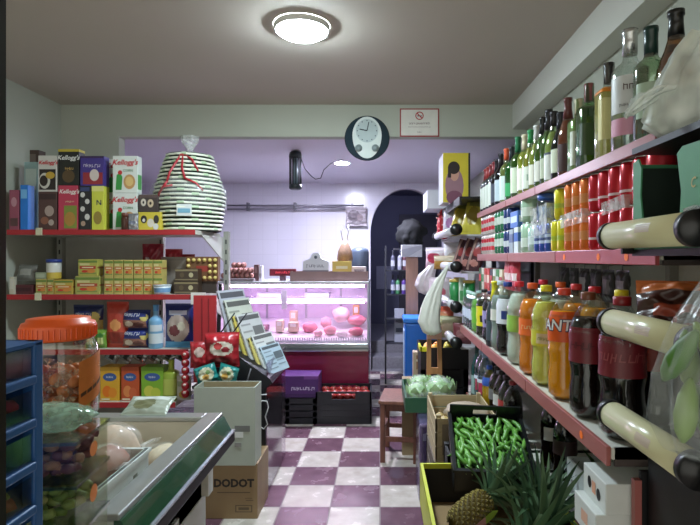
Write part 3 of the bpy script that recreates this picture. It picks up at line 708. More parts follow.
# ================================================================ near rack with cream tubes
BLK = mt((16, 16, 17), .45); CREAM = mt((206, 202, 160), .28, var=.06); TIP = mt((20, 20, 20), .35)
nr = thing('display_rack', 'black display rack with cream tube rails at the right edge', 'rack', (.9, 1.1, 0))
def nb(name, mb, par=nr): return mb.build(name, par, (-.9, -1.1, 0))
nb('back_panel', MB().box(1.14, 1.165, .62, 1.31, 0, 2.2, BLK))
nb('post', MB().box(1.09, 1.14, 1.255, 1.30, 0, 2.2, BLK)); nb('post', MB().box(1.09, 1.14, .64, .685, 0, 2.2, BLK))
for z in (1.605, 1.39, 1.16):
    nb('shelf', MB().box(.625, 1.13, .66, 1.29, z-.05, z-.035, BLK).box(.66, 1.13, .66, .68, z-.035, z-.005, BLK))
    rl = nb('rail', MB().tube([(.58, .965, z), (.58, 1.295, z)], .0325, CREAM, 24))
    for y0, y1 in ((.945, .968), (1.292, 1.312)):
        MB().tube([(.58, y0, z), (.58, y1, z)], .0345, TIP, 24).build('end_cap', rl)
    mk = MB()
    for k in range(5):
        a = 2.6+k*.12
        vs = [(.58+.0331*math.cos(a), 1.06, z+.0331*math.sin(a)), (.58+.0331*math.cos(a), 1.12, z+.0331*math.sin(a)), (.58+.0331*math.cos(a+.09), 1.12, z+.0331*math.sin(a+.09)), (.58+.0331*math.cos(a+.09), 1.06, z+.0331*math.sin(a+.09))]
        mk.add(vs, [(0, 1, 2, 3)], (186, 168, 150))
    mk.build('paper_mark', rl)
    nb('bracket', MB().box(.60, .66, 1.286, 1.296, z-.045, z-.03, BLK).box(.60, .66, .966, .976, z-.045, z-.03, BLK))
nb('top_shelf', MB().box(.625, 1.13, .66, 1.29, 1.805, 1.82, BLK))
nb('lower_panel', MB().box(.66, .68, .66, 1.28, 0, 1.10, BLK))
nb('end_panel', MB().box(.648, 1.085, 1.290, 1.303, 0, 1.02, BLK))
nb('corner_post', MB().box(.630, .647, 1.285, 1.303, 0, 1.0, STRIP))
# green beer tray
gt = thing('beer_carton', 'torn open green cardboard drink carton above the upper cream rail', 'carton', (.76, 1.14, 1.5705))
GRN = mt((70, 138, 96), .55, var=.12)
b = MB().box(-.13, .13, -.15, .15, 0, .004, GRN).box(-.13, .13, .146, .15, 0, .21, GRN).box(-.13, .13, -.15, -.146, 0, .21, GRN).box(.126, .13, -.15, .15, 0, .21, GRN)
b.prism([(.15, 0), (.15, .215), (.125, .22), (.11, .195), (.115, .13), (.105, .075), (-.05, .07), (-.055, .12), (-.04, .2), (-.06, .212), (-.15, .21), (-.15, 0)], -.132, -.128, 'x', GRN)
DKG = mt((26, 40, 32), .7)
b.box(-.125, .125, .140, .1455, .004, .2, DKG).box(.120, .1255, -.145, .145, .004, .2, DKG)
gold = mt((176, 160, 84), .4)
b.text('C~'[:1], lambda x, y: Vector((-.1335, -.10-x*.8, .13+y)), .03, gold, .2, .01)
b.build('body', gt)
MB().tube([(.02, .02, .006), (.02, .02, .12), (.02, .02, .16), (.02, .02, .18)], [.035, .035, .016, .013], BLKG, 14).build('bottle', gt)
# snack bags lying on the middle shelf
pouch('snack_bag', 'crumpled dark brown snack bag with orange end on the middle near shelf', 'snack bag', (.70, 1.20, 1.362), .20, .15, .06, (66, 36, 28), [('r', 0, 1, .75, 1, (196, 110, 60)), ('r', .2, .8, .3, .5, (150, 66, 44))], rz=-.5, tilt=-.5, seed=31, wr=.02)
pouch('snack_bag', 'reddish snack bag lying flat beside the dark brown snack bag', 'snack bag', (.68, 1.10, 1.360), .16, .12, .05, (140, 60, 46), [('r', .1, .9, .35, .7, (60, 34, 30))], rz=-.9, tilt=-.9, seed=33, wr=.02)
carton('carton', 'plain black carton pushed back on the middle near shelf', 'carton', (.98, 1.0, 1.3555), .2, .4, .16, (24, 22, 22))
pouch('snack_bag', 'black glossy bag slumped on the lower near shelf', 'snack bag', (.75, 1.14, 1.130), .3, .2, .10, (16, 16, 18), rz=-1.45, tilt=-.35, seed=36, wr=.02)
# on the top: tin, black box and a white bag
carton('carton', 'black carton under the red and yellow tin', 'carton', (.80, .98, 1.8205), .2, .16, .125, (20, 20, 20), group=None)
tin = thing('cocoa_tin', 'big yellow and red tin at the top right corner', 'tin', (.79, .98, 1.947))
mb = MB().lathe([(.09, 0), (.092, .004), (.092, .03), (.092, .12), (.092, .2), (.09, .205)], [mt((206, 178, 60), .3), mt((206, 178, 60), .3), mt((176, 40, 36), .3), mt((206, 178, 60), .3), mt((206, 178, 60), .3)], 28)
a0 = math.atan2(-.98, -.79)
mb.text('Co', lambda x, y: (.0935*math.cos(a0+x/.0935), .0935*math.sin(a0+x/.0935), .075+y), .06, mt((236, 222, 190), .3), .1, .02)
mb.build('body', tin)
MB().lathe([(.094, .2), (.094, .22), (.0005, .222)], mt((214, 186, 70), .3), 28).build('lid', tin)
wbg = MB(); rnd = random.Random(9)
def sack(mb, c, rx, ry, rz, mat, seed, amp=.22, seg=22, rings=16, neck=0, pinch=1.0):
    """crumpled plastic bag: noisy ellipsoid drawn together towards the top"""
    vs = []; fs = []
    for i in range(rings+1):
        ph = pi*i/rings
        for k in range(seg):
            th = 2*pi*k/seg
            d = Vector((math.sin(ph)*math.cos(th), math.sin(ph)*math.sin(th), -math.cos(ph)))
            q = 1+amp*noise.noise(d*2.2+Vector((seed*5.3, 0, 0)))+amp*.5*noise.noise(d*5+Vector((0, seed*3.3, 0)))
            f = 1.0
            if d.z > 0: f = 1-(1-pinch)*d.z
            vs.append((c[0]+rx*d.x*q*f, c[1]+ry*d.y*q*f, c[2]+rz*d.z*(1+amp*.2*noise.noise(d*3))))
    for i in range(rings):
        for k in range(seg): fs.append((i*seg+k, i*seg+(k+1) % seg, (i+1)*seg+(k+1) % seg, (i+1)*seg+k))
    return mb.add(vs, fs, mat, True)
foldbag(wbg, [(.0, 0, .004, .05, .05), (0, 0, .03, .085, .07), (.0, 0, .09, .080, .07), (.01, 0, .14, .06, .055), (.03, 0, .19, .05, .05), (.05, 0, .235, .035, .035)], bagfilm((226, 232, 222), .7, .3, 9), 3, 6, .30)
foldbag(wbg, [(-.05, 0, .10, .05, .045), (-.09, 0, .085, .03, .03), (-.125, 0, .055, .012, .012), (-.135, 0, .045, .003, .003)], bagfilm((226, 232, 222), .7, .3, 9), 5, 4, .25)
tag(wbg.build('plastic_bag', loc=(.688, 1.17, 1.8215)), 'crumpled white translucent plastic bag on top of the near rack', 'plastic bag')
# clear bag of vegetables hanging from the rail end
hv = thing('plastic_bag', 'clear plastic bag of green vegetables hanging at the right edge', 'plastic bag', (.565, .855, 1.20))
vb = MB(); foldbag(vb, [(0, 0, .02, .04, .03), (0, 0, .035, .09, .06), (-.0, 0, .08, .106, .072), (0, 0, .16, .104, .068), (.015, 0, .24, .085, .055), (.035, .01, .31, .055, .04), (.05, .04, .37, .025, .02), (.05, .09, .41, .010, .01), (.03, .115, .445, .006, .006), (.015, .13, .44, .005, .005)], bagfilm((216, 222, 220), .17, .16, 12), 4, 7, .22)
vb.build('film', hv)
rnd = random.Random(12)
for k in range(15):
    a = 2*pi*k/15*2; z = .055+.012*k; rr = .068 if k % 3 else .03
    p = Vector((.565+rr*math.cos(a), .855+rr*.7*math.sin(a), 1.20+z))
    d = Vector((rnd.uniform(-.5, .5), rnd.uniform(-.5, .5), 1)).normalized()
    mb = MB(); purple = k in (2, 6)
    pts = [(d*(t_-.5)*.105) for t_ in (0, .15, .4, .7, .92, 1)]
    mb.tube(pts, [.004, .014, .019, .016, .008, .003], (70, 36, 66) if purple else ((66, 110, 28) if k % 2 else (104, 136, 40)), 10)
    o = mb.build('vegetable', loc=p)
    tag(o, 'dark purple vegetable inside the hanging clear bag' if purple else 'pale green vegetable inside the hanging clear bag', 'vegetable', 'purple vegetables in the hanging bag' if purple else 'green vegetables in the hanging bag')
# ================================================================ left-hand shelving (faces the camera)
REDS = mt((168, 40, 46), .35, var=.08, scale=6); GREYM = mt((150, 150, 140), .5)
YF = 3.55
lg = thing('shelving_unit', 'grey shelving with dark red price strips along the left wall', 'shelving', (-1.87, 3.9, 0))
def lgb(n, mb, par=lg): return mb.build(n, par, (1.87, -3.9, 0))
lgb('back_panel', MB().box(-2.55, -1.74, 4.17, 4.20, 0, 1.74, mt((160, 158, 148), .6)))
for x in (-2.54, -1.74, -1.22):
    up = MB().box(x-.02, x+.02, 4.12, 4.17, 0, 1.95 if x < -1.5 else 1.76, GREYM)
    for k in range(18): up.box(x-.005, x+.005, 4.117, 4.121, .30+k*.08, .335+k*.08, mt((30, 30, 30), .6))
    lgb('upright', up)
SL = (1.742, 1.299, .923, .561)
for i, z in enumerate(SL):
    x1 = (-1.265, -1.28, -1.31, -1.40)[i]
    s = lgb('shelf', MB().box(-2.55, x1, YF+.012, 4.12, z-.03, z, mt((196, 192, 180), .5)))
    MB().box(-2.55, x1, YF, YF+.012, z-.034, z+.002, REDS, .002).build('price_strip', s)
    lgb('bracket', MB().prism([(YF+.05, z-.03), (4.12, z-.03), (4.12, z-.22)], -1.245, -1.235, 'x', mt((200, 198, 190), .45)))
lgb('base', MB().box(-2.55, -1.22, YF+.05, 4.12, 0, .12, mt((120, 40, 44), .5)))
MB().box(-1.285, -1.185, 3.532, 3.538, 1.235, 1.315, mt((214, 212, 206), .5)).build('price_card', lg, (1.87, -3.9, 0))
for px, z in ((39, 1.735), (38, 1.292)):
    MB().box(PX(px, 3.54)-.02, PX(px, 3.54)+.02, 3.535, 3.545, z-.03, z+.02, mt((206, 200, 170), .5)).build('price_tag', lg, (1.87, -3.9, 0))

def pbox(name, label, cat, x0, x1, yt, z, Y, dep, base, front=(), side=(), group=None, rz=0.0, h=None):
    """carton whose front stands at depth Y between photo columns x0..x1 and rises to photo row yt"""
    w = (x1-x0)*Y/F; hh = h if h else PZ(yt, Y)-z
    return carton(name, label, cat, ((PX(x0, Y)+PX(x1, Y))/2, Y+dep/2, z+.0006), w-.003, dep, hh, base, front, side, rz=rz, group=group)
KR = (196, 24, 40)
def kel(u, v, s=.042, c=KR): return ('t', "Kellogg's", u, v, s*1.08, c, .3, .022)
z1 = SL[0]; CB = 'cereal boxes on the top left shelf'
pbox('cereal_box', 'dark brown tall box at the back left end of the top shelf', 'cereal box', 9, 39, 150, z1, 3.86, .08, (74, 56, 48), [('r', .1, .9, .55, .95, (110, 96, 88)), ('r', .15, .5, .1, .5, (50, 36, 34))], group=CB)
pbox('cereal_box', 'dusty pink box at the left end of the top left shelf', 'cereal box', 9, 19, 190, z1, 3.60, .07, (150, 78, 96), [('r', .1, .9, .1, .3, (90, 60, 60)), ('e', .5, .7, .3, .12, (190, 140, 150))], group=CB)
pbox('cereal_box', 'bright blue small box on the top left shelf', 'cereal box', 20, 28, 185, z1, 3.60, .07, (40, 120, 206), [('r', .1, .9, .7, .9, (120, 180, 226))], group=CB)
pbox('cereal_box', 'pale blue-green tall box behind the bright blue box', 'cereal box', 24, 38, 162, z1, 3.72, .07, (150, 180, 180), [('r', .1, .9, .6, .9, (190, 206, 200)), ('e', .5, .35, .3, .15, (110, 146, 130))], group=CB)
hb_ = .266
pbox('cereal_box', 'dark brown speckled box under the white one with black swirl', 'cereal box', 38, 57, 191, z1, 3.60, .075, (84, 58, 54), [('r', .05, .95, .8, .95, (60, 40, 40)), ('e', .6, .5, .25, .14, (170, 150, 140)), ('e', .35, .25, .22, .1, (140, 90, 70)), ('e', .7, .2, .15, .08, (176, 160, 150))], group=CB, h=hb_)
pbox('cereal_box', 'white box with black swirl and red lettering, upper layer', 'cereal box', 38, 57, 0, z1+.2672, 3.60, .075, (206, 202, 194), [('r', .06, .94, .05, .62, (44, 36, 34)), ('e', .35, .3, .3, .22, (206, 202, 190)), ('e', .30, .3, .22, .15, (50, 38, 34)), ('e', .65, .45, .25, .1, (196, 160, 60)), kel(.55, .8, .034)], group=CB, h=.25)
pbox('cereal_box', 'raspberry red box with white lettering under the black one', 'cereal box', 58, 78, 184, z1, 3.60, .075, (186, 60, 84), [('r', .3, .95, .04, .55, (126, 140, 60)), ('e', .6, .25, .28, .16, (176, 130, 60)), ('t', '~5', .6, .64, .022, (216, 190, 150), 0, .01), kel(.58, .86, .036, (236, 226, 220))], group=CB, h=.31)
pbox('cereal_box', 'black box with yellow top and white lettering, upper layer', 'cereal box', 58, 79, 0, z1+.3112, 3.60, .075, (38, 38, 34), [('r', 0, 1, .93, 1, (190, 170, 60)), ('e', .5, .25, .3, .18, (90, 70, 44)), ('t', '~4', .55, .46, .028, (196, 160, 90), 0, .012), kel(.52, .76, .04, (226, 226, 220))], [('r', 0, 1, .93, 1, (190, 170, 60))], group=CB, h=.25)
pbox('cereal_box', 'black and white patterned narrow box beside the yellow one', 'cereal box', 79, 91, 0, z1, 3.60, .075, (44, 42, 44), [('e', .3, .8, .2, .06, (210, 206, 200)), ('e', .7, .65, .2, .06, (210, 206, 200)), ('e', .3, .48, .2, .06, (200, 196, 190)), ('e', .7, .3, .22, .07, (210, 206, 200)), ('e', .35, .15, .2, .06, (180, 150, 130)), ('r', .1, .9, .88, .97, (60, 70, 110))], group=CB, h=.306)
pbox('cereal_box', 'bright yellow box with dark lettering on the top left shelf', 'cereal box', 91.5, 104, 0, z1, 3.60, .075, (206, 206, 76), [('t', 'N', .6, .62, .05, (30, 40, 80), 0, .012), ('r', 0, 1, .88, 1, (226, 220, 130)), ('e', .5, .28, .35, .15, (150, 130, 60))], group=CB, h=.306)
pbox('cereal_box', 'purple and red box lying across the patterned and the yellow box', 'cereal box', 80, 104, 0, z1+.3072, 3.60, .075, (70, 56, 130), [('r', .12, .95, .05, .45, (150, 50, 56)), ('e', .6, .36, .2, .2, (214, 200, 190)), ('t', '~6', .5, .68, .036, (206, 196, 210), .1, .012), ('r', 0, 1, .93, 1, (60, 40, 80))], group=CB, h=.206)
for k, (x0, x1, Yk, lb) in enumerate(((105, 131, 3.73, 'behind'), (112.5, 137.5, 3.60, 'front'))):
    for j in range(2):
        pbox('cereal_box', {('behind', 0): 'white cornflakes box, lower one of the pair set back', ('behind', 1): 'white cornflakes box, upper one of the pair set back', ('front', 0): 'white cornflakes box with red lettering, lower in front', ('front', 1): 'white cornflakes box with red lettering, upper in front'}[(lb, j)], 'cereal box', x0, x1, 0, z1+j*.2582, Yk, .07, (216, 220, 212),
             [('p', [(.12, .08), (.36, .08), (.40, .42), (.3, .56), (.16, .48)], (60, 150, 70)), ('e', .30, .55, .09, .06, (190, 50, 50)), ('e', .68, .3, .24, .2, (196, 150, 96)), ('e', .68, .31, .16, .13, (220, 186, 120)), ('t', 'CORN', .62, .60, .024, (60, 120, 70), 0, .01), kel(.52, .82, .046)], [('r', .1, .9, .1, .5, (90, 160, 90))], group=CB, h=.2565)
Y = 3.60
jr = thing('jar', 'small dark brown jar in front of the cornflakes boxes', 'jar', (PX(123.5, 3.56), 3.58, z1)); MB().lathe([(.02, 0), (.024, .005), (.024, .08), (.02, .095)], mt((70, 40, 30), .2), 16).build('body', jr); MB().lathe([(.022, .095), (.022, .118), (.0005, .118)], mt((110, 60, 46), .4), 16).build('lid', jr)
pouch('snack_bag', 'small silver foil bag next to the dark brown jar', 'snack bag', (PX(132, 3.57), 3.585, z1), .075, .115, .03, mt((176, 178, 182), .25, metal=.7), [('r', .2, .8, .35, .55, (120, 124, 140))], seed=2, nu=10, nv=10)
pbox('biscuit_box', 'dark box with pale animal faces on top of the yellow animal box', 'biscuit box', 138.5, 158, 0, z1+.1262, 3.60, .07, (66, 56, 54), [('e', .25, .55, .14, .22, (206, 196, 180)), ('e', .62, .5, .16, .24, (200, 180, 150)), ('r', 0, 1, .82, 1, (90, 74, 70)), ('e', .25, .55, .05, .08, (40, 30, 30)), ('e', .62, .5, .06, .09, (50, 36, 30))], group='animal biscuit boxes', h=.12)
pbox('biscuit_box', 'yellow box with black and white animal faces under the dark box', 'biscuit box', 138, 161, 0, z1, 3.60, .07, (206, 186, 66), [('e', .25, .6, .14, .22, (50, 44, 40)), ('e', .55, .4, .15, .24, (214, 206, 190)), ('e', .8, .6, .12, .24, (60, 56, 50)), ('e', .25, .55, .06, .1, (214, 210, 200)), ('e', .78, .2, .12, .18, (206, 206, 200))], group='animal biscuit boxes', h=.125)
# striped gift tower in cellophane
gb = thing('gift_basket', 'big green and white striped gift tower wrapped in cellophane', 'gift basket', (PX(190, 3.83), 3.83, z1))
cream, dgreen, lgreen = mt((226, 228, 208), .45), mt((30, 44, 36), .5), mt((176, 196, 160), .45)
mb = MB(); nrow = 19; hh = .0295
for k in range(nrow):
    z = k*hh; t_ = k/(nrow-1)
    r = .218+.030*math.sin(min(1, t_/.42)*pi/2) if t_ < .42 else .248-.085*((t_-.42)/.58)**1.3
    ms = [dgreen, cream, cream, lgreen if k % 3 else cream, dgreen]
    prof = [(r*.94, z), (r*.985, z+.008), (r, z+.015), (r*.985, z+.0225), (r*.94, z+hh)]
    seg = 16; vs = []; fs = []; mm = []
    for (rr, zz) in prof:
        for j in range(seg*2):
            a = 2*pi*j/(seg*2); q = (1+.02*((j+k) % 2)+.02*noise.noise(Vector((math.cos(a)*2, math.sin(a)*2, k*.3))))*(1+.035*abs(math.cos(a*2.5+.4)))
            vs.append((rr*q*math.cos(a), rr*q*math.sin(a), zz))
    n2 = seg*2
    for i in range(4):
        for j in range(n2):
            fs.append((i*n2+j, i*n2+(j+1) % n2, (i+1)*n2+(j+1) % n2, (i+1)*n2+j))
            mm.append((dgreen if i in (0, 3) else cream) if (j+2*k) % 6 else (dgreen if i == 0 else lgreen))
    mb.add(vs, fs, mm, False)
mb.add([(.0, 0, nrow*hh)]+[(.155*math.cos(2*pi*j/16), .155*math.sin(2*pi*j/16), nrow*hh-.002) for j in range(16)], [(0, 1+j, 1+(j+1) % 16) for j in range(16)], cream)
mb.build('sweet_tower', gb)
rb = MB(); RIB = mt((176, 40, 50), .35)
for pts in ([(.0, -.16, .545), (-.03, -.2, .47), (-.06, -.225, .40), (-.07, -.242, .34)], [(.01, -.16, .545), (.02, -.21, .44), (.05, -.235, .36)], [(-.07, -.24, .34), (-.13, -.225, .26), (-.17, -.19, .20)], [(-.13, -.225, .26), (-.1, -.24, .30), (-.03, -.25, .31)], [(.05, -.235, .36), (.12, -.22, .33), (.16, -.19, .28)], [(0, -.15, .55), (.08, -.18, .50), (.12, -.17, .42)]):
    rb.tube(pts, .008, RIB, 6)
rb.build('ribbon', gb)
MB().add([(.0, -.256, .10), (.10, -.239, .10), (.10, -.238, .18), (.0, -.255, .18)], [(0, 1, 2, 3)], (206, 210, 206)).add([(.01, -.2575, .12), (.09, -.2435, .12), (.09, -.2435, .15), (.01, -.2575, .15)], [(0, 1, 2, 3)], (110, 160, 180)).build('paper_label', gb)
cl = MB(); cf = bagfilm((226, 230, 224), .14, .15, 18)
sack(cl, (0, 0, .29), .272, .272, .30, cf, 8, .05, 28, 18, pinch=.45)
cl.build('cellophane', gb)
kn = MB(); kn.lathe([(.10, .545), (.04, .58), (.022, .60), (.03, .615), (.06, .66), (.07, .70)], bagfilm((226, 230, 224), .35, .15, 40), 18, cap0=False, cap1=False)
kn.build('cellophane_knot', gb)

# ---- second shelf
z2 = SL[1]
pbox('box', 'dark crimson box at the left end of the second left shelf', 'box', 13, 33, 285, z2, 3.6, .1, (84, 34, 40), [('r', .1, .9, .3, .7, (60, 24, 30))])
pouch('snack_bag', 'grey crumpled bag lying on the dark crimson box', 'snack bag', (PX(24, 3.65), 3.66, z2+.09), .13, .12, .04, (110, 110, 104), [('r', .2, .8, .3, .7, (150, 148, 140))], tilt=-.35, seed=4, nu=10, nv=10)
pbox('card', 'white price card on cream block at the left end of the second left shelf', 'sign', 9, 14, 277, z2, 3.58, .03, (196, 190, 170), [('r', .1, .9, .3, .9, (206, 202, 190))])
hang = pbox('picture_card', 'maroon card with grey print hung behind the left end of the second shelf', 'sign', 11, 38, 236, z2+.15, 4.0, .012, (96, 44, 50), [('r', .15, .7, .55, .85, (150, 140, 136)), ('r', .2, .6, .15, .4, (60, 40, 40))])
hang.location.z = 1.705-.29; hang.location.z = 1.42
TG = 'small tea boxes on the second left shelf'
TEA = (188, 170, 96)
def tea(label, x0, x1, z, Y, h, dep=.08, c=TEA, c2=(190, 110, 60)):
    return pbox('tea_box', label, 'tea box', x0, x1, 0, z, Y, dep, c, [('r', 0, 1, .80, .93, (106, 130, 56)), ('r', .08, .92, .42, .60, c2), ('r', .08, .6, .64, .76, (206, 196, 140)), ('r', .08, .92, .12, .20, (126, 140, 70)), ('e', .66, .30, .24, .13, (206, 130, 60)), ('e', .34, .28, .16, .08, (196, 60, 40)), ('r', .2, .8, .48, .54, (226, 214, 180))], [('r', 0, 1, .45, .55, (150, 90, 50))], TG, h=h)
tea('narrow tea box, leftmost of the low row under the blue-topped can', 35.5, 46.5, z2, 3.6, .105)
tea('narrow tea box, second from left in the low row', 47, 53.5, z2, 3.6, .105)
tea('wide orange tea box left of the stacked pair', 54, 73, z2, 3.6, .10, c=(190, 160, 70), c2=(206, 120, 50))
pbox('packet', 'flat grey-green packet lying on the leftmost tea box', 'packet', 35, 46, 0, z2+.106, 3.6, .08, (140, 150, 124), [('r', .1, .9, .2, .8, (170, 176, 150))], h=.045)
cn = thing('food_can', 'small can with blue lid standing on the low tea boxes', 'can', (PX(53.5, 3.64), 3.645, z2+.1062))
MB().lathe([(.046, 0), (.047, .004), (.047, .045), (.047, .09), (.045, .115)], [mt((190, 170, 80), .3), mt((196, 170, 70), .3), mt((206, 206, 196), .3), mt((206, 206, 196), .3)], 20).build('body', cn)
MB().lathe([(.049, .113), (.050, .135), (.0005, .137)], mt((40, 60, 130), .35), 20).build('lid', cn)
tea('red and green tea box, upper of the stacked pair', 78, 97.5, z2+.1262, 3.6, .115, c=(176, 170, 80), c2=(176, 60, 44))
tea('red and green tea box, lower of the stacked pair', 75, 99.5, z2, 3.6, .125, c=(170, 166, 90), c2=(176, 70, 50))
first = None
for j in range(2):
    for i in range(6):
        x0 = 104+i*9.8
        x = (PX(x0, 3.6)+PX(x0+9.4, 3.6))/2
        lb = 'yellow-green tea box in the block of twelve on the second left shelf'
        if first is None: first = tea(lb, x0, x0+9.4, z2, 3.6, .118); first['group'] = 'block of twelve tea boxes'
        else: dup(first, (x, first.location.y, z2+.0006+j*.119))
pbox('cardboard_tray', 'flat grey cardboard panel standing behind the white blue bowl', 'cardboard', 161, 190, 257, z2, 3.75, .05, (122, 114, 108), [('r', .05, .95, .1, .9, (136, 128, 120))])
bw = thing('food_tub', 'white and blue plastic tub in front of the tea boxes', 'tub', (PX(161, 3.585), 3.607, z2))
MB().lathe([(.05, 0), (.058, .06)], mt((206, 214, 220), .35), 20).lathe([(.0525, .015), (.056, .045)], mt((110, 150, 190), .35), 20, cap0=False, cap1=False).build('bowl', bw)
MB().lathe([(.061, .06), (.061, .066), (.0005, .068)], mt((190, 200, 206), .3), 20).build('lid', bw)
for j in range(2):
    o = pbox('tin_pack', ['dark brown pack of tins, lower of two beside the tub', 'dark brown pack of tins, upper of two beside the tub'][j], 'tins', 174+j*1, 198, 0, z2+j*.0885, 3.62, .09, (66, 52, 40), [('r', 0, 1, .8, .95, (130, 116, 84)), ('r', 0, 1, .08, .18, (120, 106, 80)), ('e', .7, .5, .1, .2, (176, 166, 130)), ('e', .3, .5, .1, .2, (90, 76, 54))], group='packs of tins on the second left shelf', h=.087)
gold = thing('egg_tray', 'upright brown tray holding rows of gold-topped rounds at shelf end', 'tray', (PX(203, 3.72), 3.72, z2))
MB().box(-.115, .115, -.02, .03, 0, .175, mt((110, 74, 44), .6)).add([(-.04, -.0215, .07), (.05, -.0215, .07), (.05, -.0215, .11), (-.04, -.0215, .11)], [(0, 1, 2, 3)], (150, 54, 44)).build('tray', gold, (0, 0, .085))
MB().box(-.10, .10, -.01, .02, 0, .085, mt((60, 50, 44), .6)).build('base', gold)
for r_ in range(4):
    for c_ in range(6):
        if r_ in (1, 2) and c_ in (1, 2, 3): continue
        MB().ball((-.095+.038*c_, -.026, .085+.025+.042*r_), .014, mt((206, 184, 110), .35), 8, 6).build('round', gold)
# red flowers seen through the gap under the top shelf, behind the open back
for i, (px, py, w_, c, lb) in enumerate(((153, 246, .16, (150, 40, 60), 'bunch of dark red flowers in white paper seen under the top shelf'), (174, 246, .13, (170, 44, 56), 'bright red bag with white edge seen under the top shelf'), (187, 252, .12, (140, 36, 50), 'small dark red pack seen under the top shelf beside the red bag'))):
    pouch('red_packet', lb, 'packet', (PX(px, 4.0), 4.0, SL[1]), w_, .36-.04*i, .06, c, [('e', .3, .5, .25, .2, (200, 180, 184)), ('e', .7, .3, .2, .15, (206, 196, 200))], seed=40+i, nu=10, nv=12, wr=.02)

# ---- third shelf
z3 = SL[2]
PB = 'pasta and snack bags on the third left shelf'
def pch(label, x0, x1, yt, z, Y, t, c, zones=(), texts=(), nm='pasta_bag', cat='pasta bag', **kw):
    w_ = (x1-x0)*Y/F; h_ = kw.pop('h', None) or PZ(yt, Y)-z
    return pouch(nm, label, cat, (PX((x0+x1)/2, Y), Y+t/2, z), w_, h_, t, c, zones, texts, **kw)
pch('dark blue pasta bag with white lettering behind the green bags', 71, 101, 305, z3, 3.72, .07, (38, 44, 84), [('r', 0, 1, .3, .62, (176, 146, 76)), ('e', .75, .7, .18, .12, (206, 180, 90)), ('e', .4, .76, .3, .1, (36, 50, 120))], [('~6', .4, .77, .036, (226, 226, 226), .1, .012)], seed=51, group=PB)
for i, (a, b_) in enumerate(((84, 95), (94.5, 105))):
    pch(['bright green packet, left of two standing below the dark blue pasta bag', 'green and white packet, right of two beside the orange-red bag'][i], a, b_, 330, z3, 3.6, .05, (110, 150, 60), [('r', .2, .8, .2, .6, (190, 200, 130)), ('e', .5, .7, .3, .12, (60, 120, 50))], nm='packet', cat='packet', seed=53+i, group='green packets on the third left shelf', nu=10, nv=12)
pch('tall orange-red bag with glossy top on the third left shelf', 104, 126, 302, z3, 3.60, .08, (186, 70, 50), [('r', 0, 1, .55, 1, (176, 60, 46)), ('e', .5, .5, .25, .12, (220, 150, 90)), ('r', .1, .9, .1, .35, (140, 50, 40))], seed=56, nm='snack_bag', cat='snack bag', group=PB)
for j in range(2):
    pch(['blue and brown pasta bag, lower of the two stacked', 'blue and brown pasta bag, upper of the two stacked'][j], 119.5, 147.5, 0, z3+j*.131, 3.60-.01*j, .09, (44, 54, 110), [('r', .06, .9, .06, .5, (140, 96, 80)), ('e', .3, .3, .16, .14, (206, 190, 170)), ('e', .65, .25, .18, .14, (90, 50, 44)), ('e', .85, .62, .12, .2, (206, 190, 110)), ('r', 0, .9, .66, .92, (36, 50, 120))], [('~6', .42, .77, .034, (230, 230, 230), .1, .012)], seed=60+j, group=PB, h=.135)
bl = bottle('detergent_bottle', 'pale blue plastic bottle between the pasta bags', 'bottle', (PX(156, 3.63), 3.63, z3), 'spirit', .30, .048, mt((120, 170, 206), .3), None, .7, (90, 150, 200), .86, [(.12, .35, (206, 216, 220), 1.2), (.4, .55, (206, 214, 220), .9)], ())
pch('large blue bag with pale pasta print right of the blue bottle', 163, 191, 304, z3, 3.60, .09, (36, 44, 106), [('e', .5, .45, .42, .3, (176, 160, 150)), ('e', .4, .4, .2, .12, (110, 56, 60)), ('e', .65, .5, .14, .1, (206, 200, 180)), ('r', 0, 1, 0, .16, (90, 160, 206)), ('r', .2, .8, .74, .86, (180, 184, 206))], seed=65, group=PB)
pch('black bag at the right end of the third left shelf', 189, 199, 306, z3, 3.66, .06, (22, 22, 24), [('e', .5, .5, .2, .1, (80, 110, 60))], seed=67, nm='snack_bag', cat='snack bag', nu=10, nv=12)
# silver packs lying under the third shelf, on top of the cartons
for i in range(6):
    o = pouch('foil_pack', ['slim silver pack hanging under the third left shelf, first from left', 'slim silver pack hanging under the third left shelf, second from left', 'slim silver pack hanging under the third left shelf, third from left', 'slim silver pack hanging under the third left shelf, third from right', 'slim silver pack hanging under the third left shelf, second from right', 'slim silver pack hanging under the third left shelf, first from right'][i], 'packet', (PX(110+i*14, 3.75), 3.75, z3-.115), .10, .085, .015, mt((150, 150, 152), .25, metal=.6), [('r', .3, .7, .2, .7, (30, 30, 32))], seed=70+i, nu=8, nv=8, roll=.5, group='silver packs under the third left shelf')
# ---- fourth shelf
z4 = SL[3]
JB = 'juice cartons on the lowest left shelf'
def juice(label, x0, x1, c, fc, txt):
    return pbox('juice_carton', label, 'juice carton', x0, x1, 367, z4, 3.60, .11, c, [('r', 0, 1, .88, 1, tuple(v*.85 for v in c)), ('e', .5, .70, .36, .12, (60, 90, 150)), ('t', txt, .5, .70, .022, (226, 226, 230), 0, .01), ('e', .36, .28, .24, .17, fc[0]), ('e', .66, .24, .22, .15, fc[1]), ('r', .06, .5, .03, .07, (226, 220, 190))], [('r', .1, .9, .2, .8, tuple(v*.9 for v in c))], JB)
juice('yellow-orange juice carton with orange fruit, leftmost of three', 100, 119.5, (222, 168, 48), ((230, 120, 30), (226, 140, 40)), '~4')
juice('red-orange juice carton with peach print, middle of three', 121, 139, (196, 84, 44), ((226, 140, 80), (206, 100, 60)), '~4')
juice('lime green juice carton with pear print, rightmost of three', 141, 163.5, (130, 176, 50), ((206, 206, 80), (190, 200, 70)), '~4')
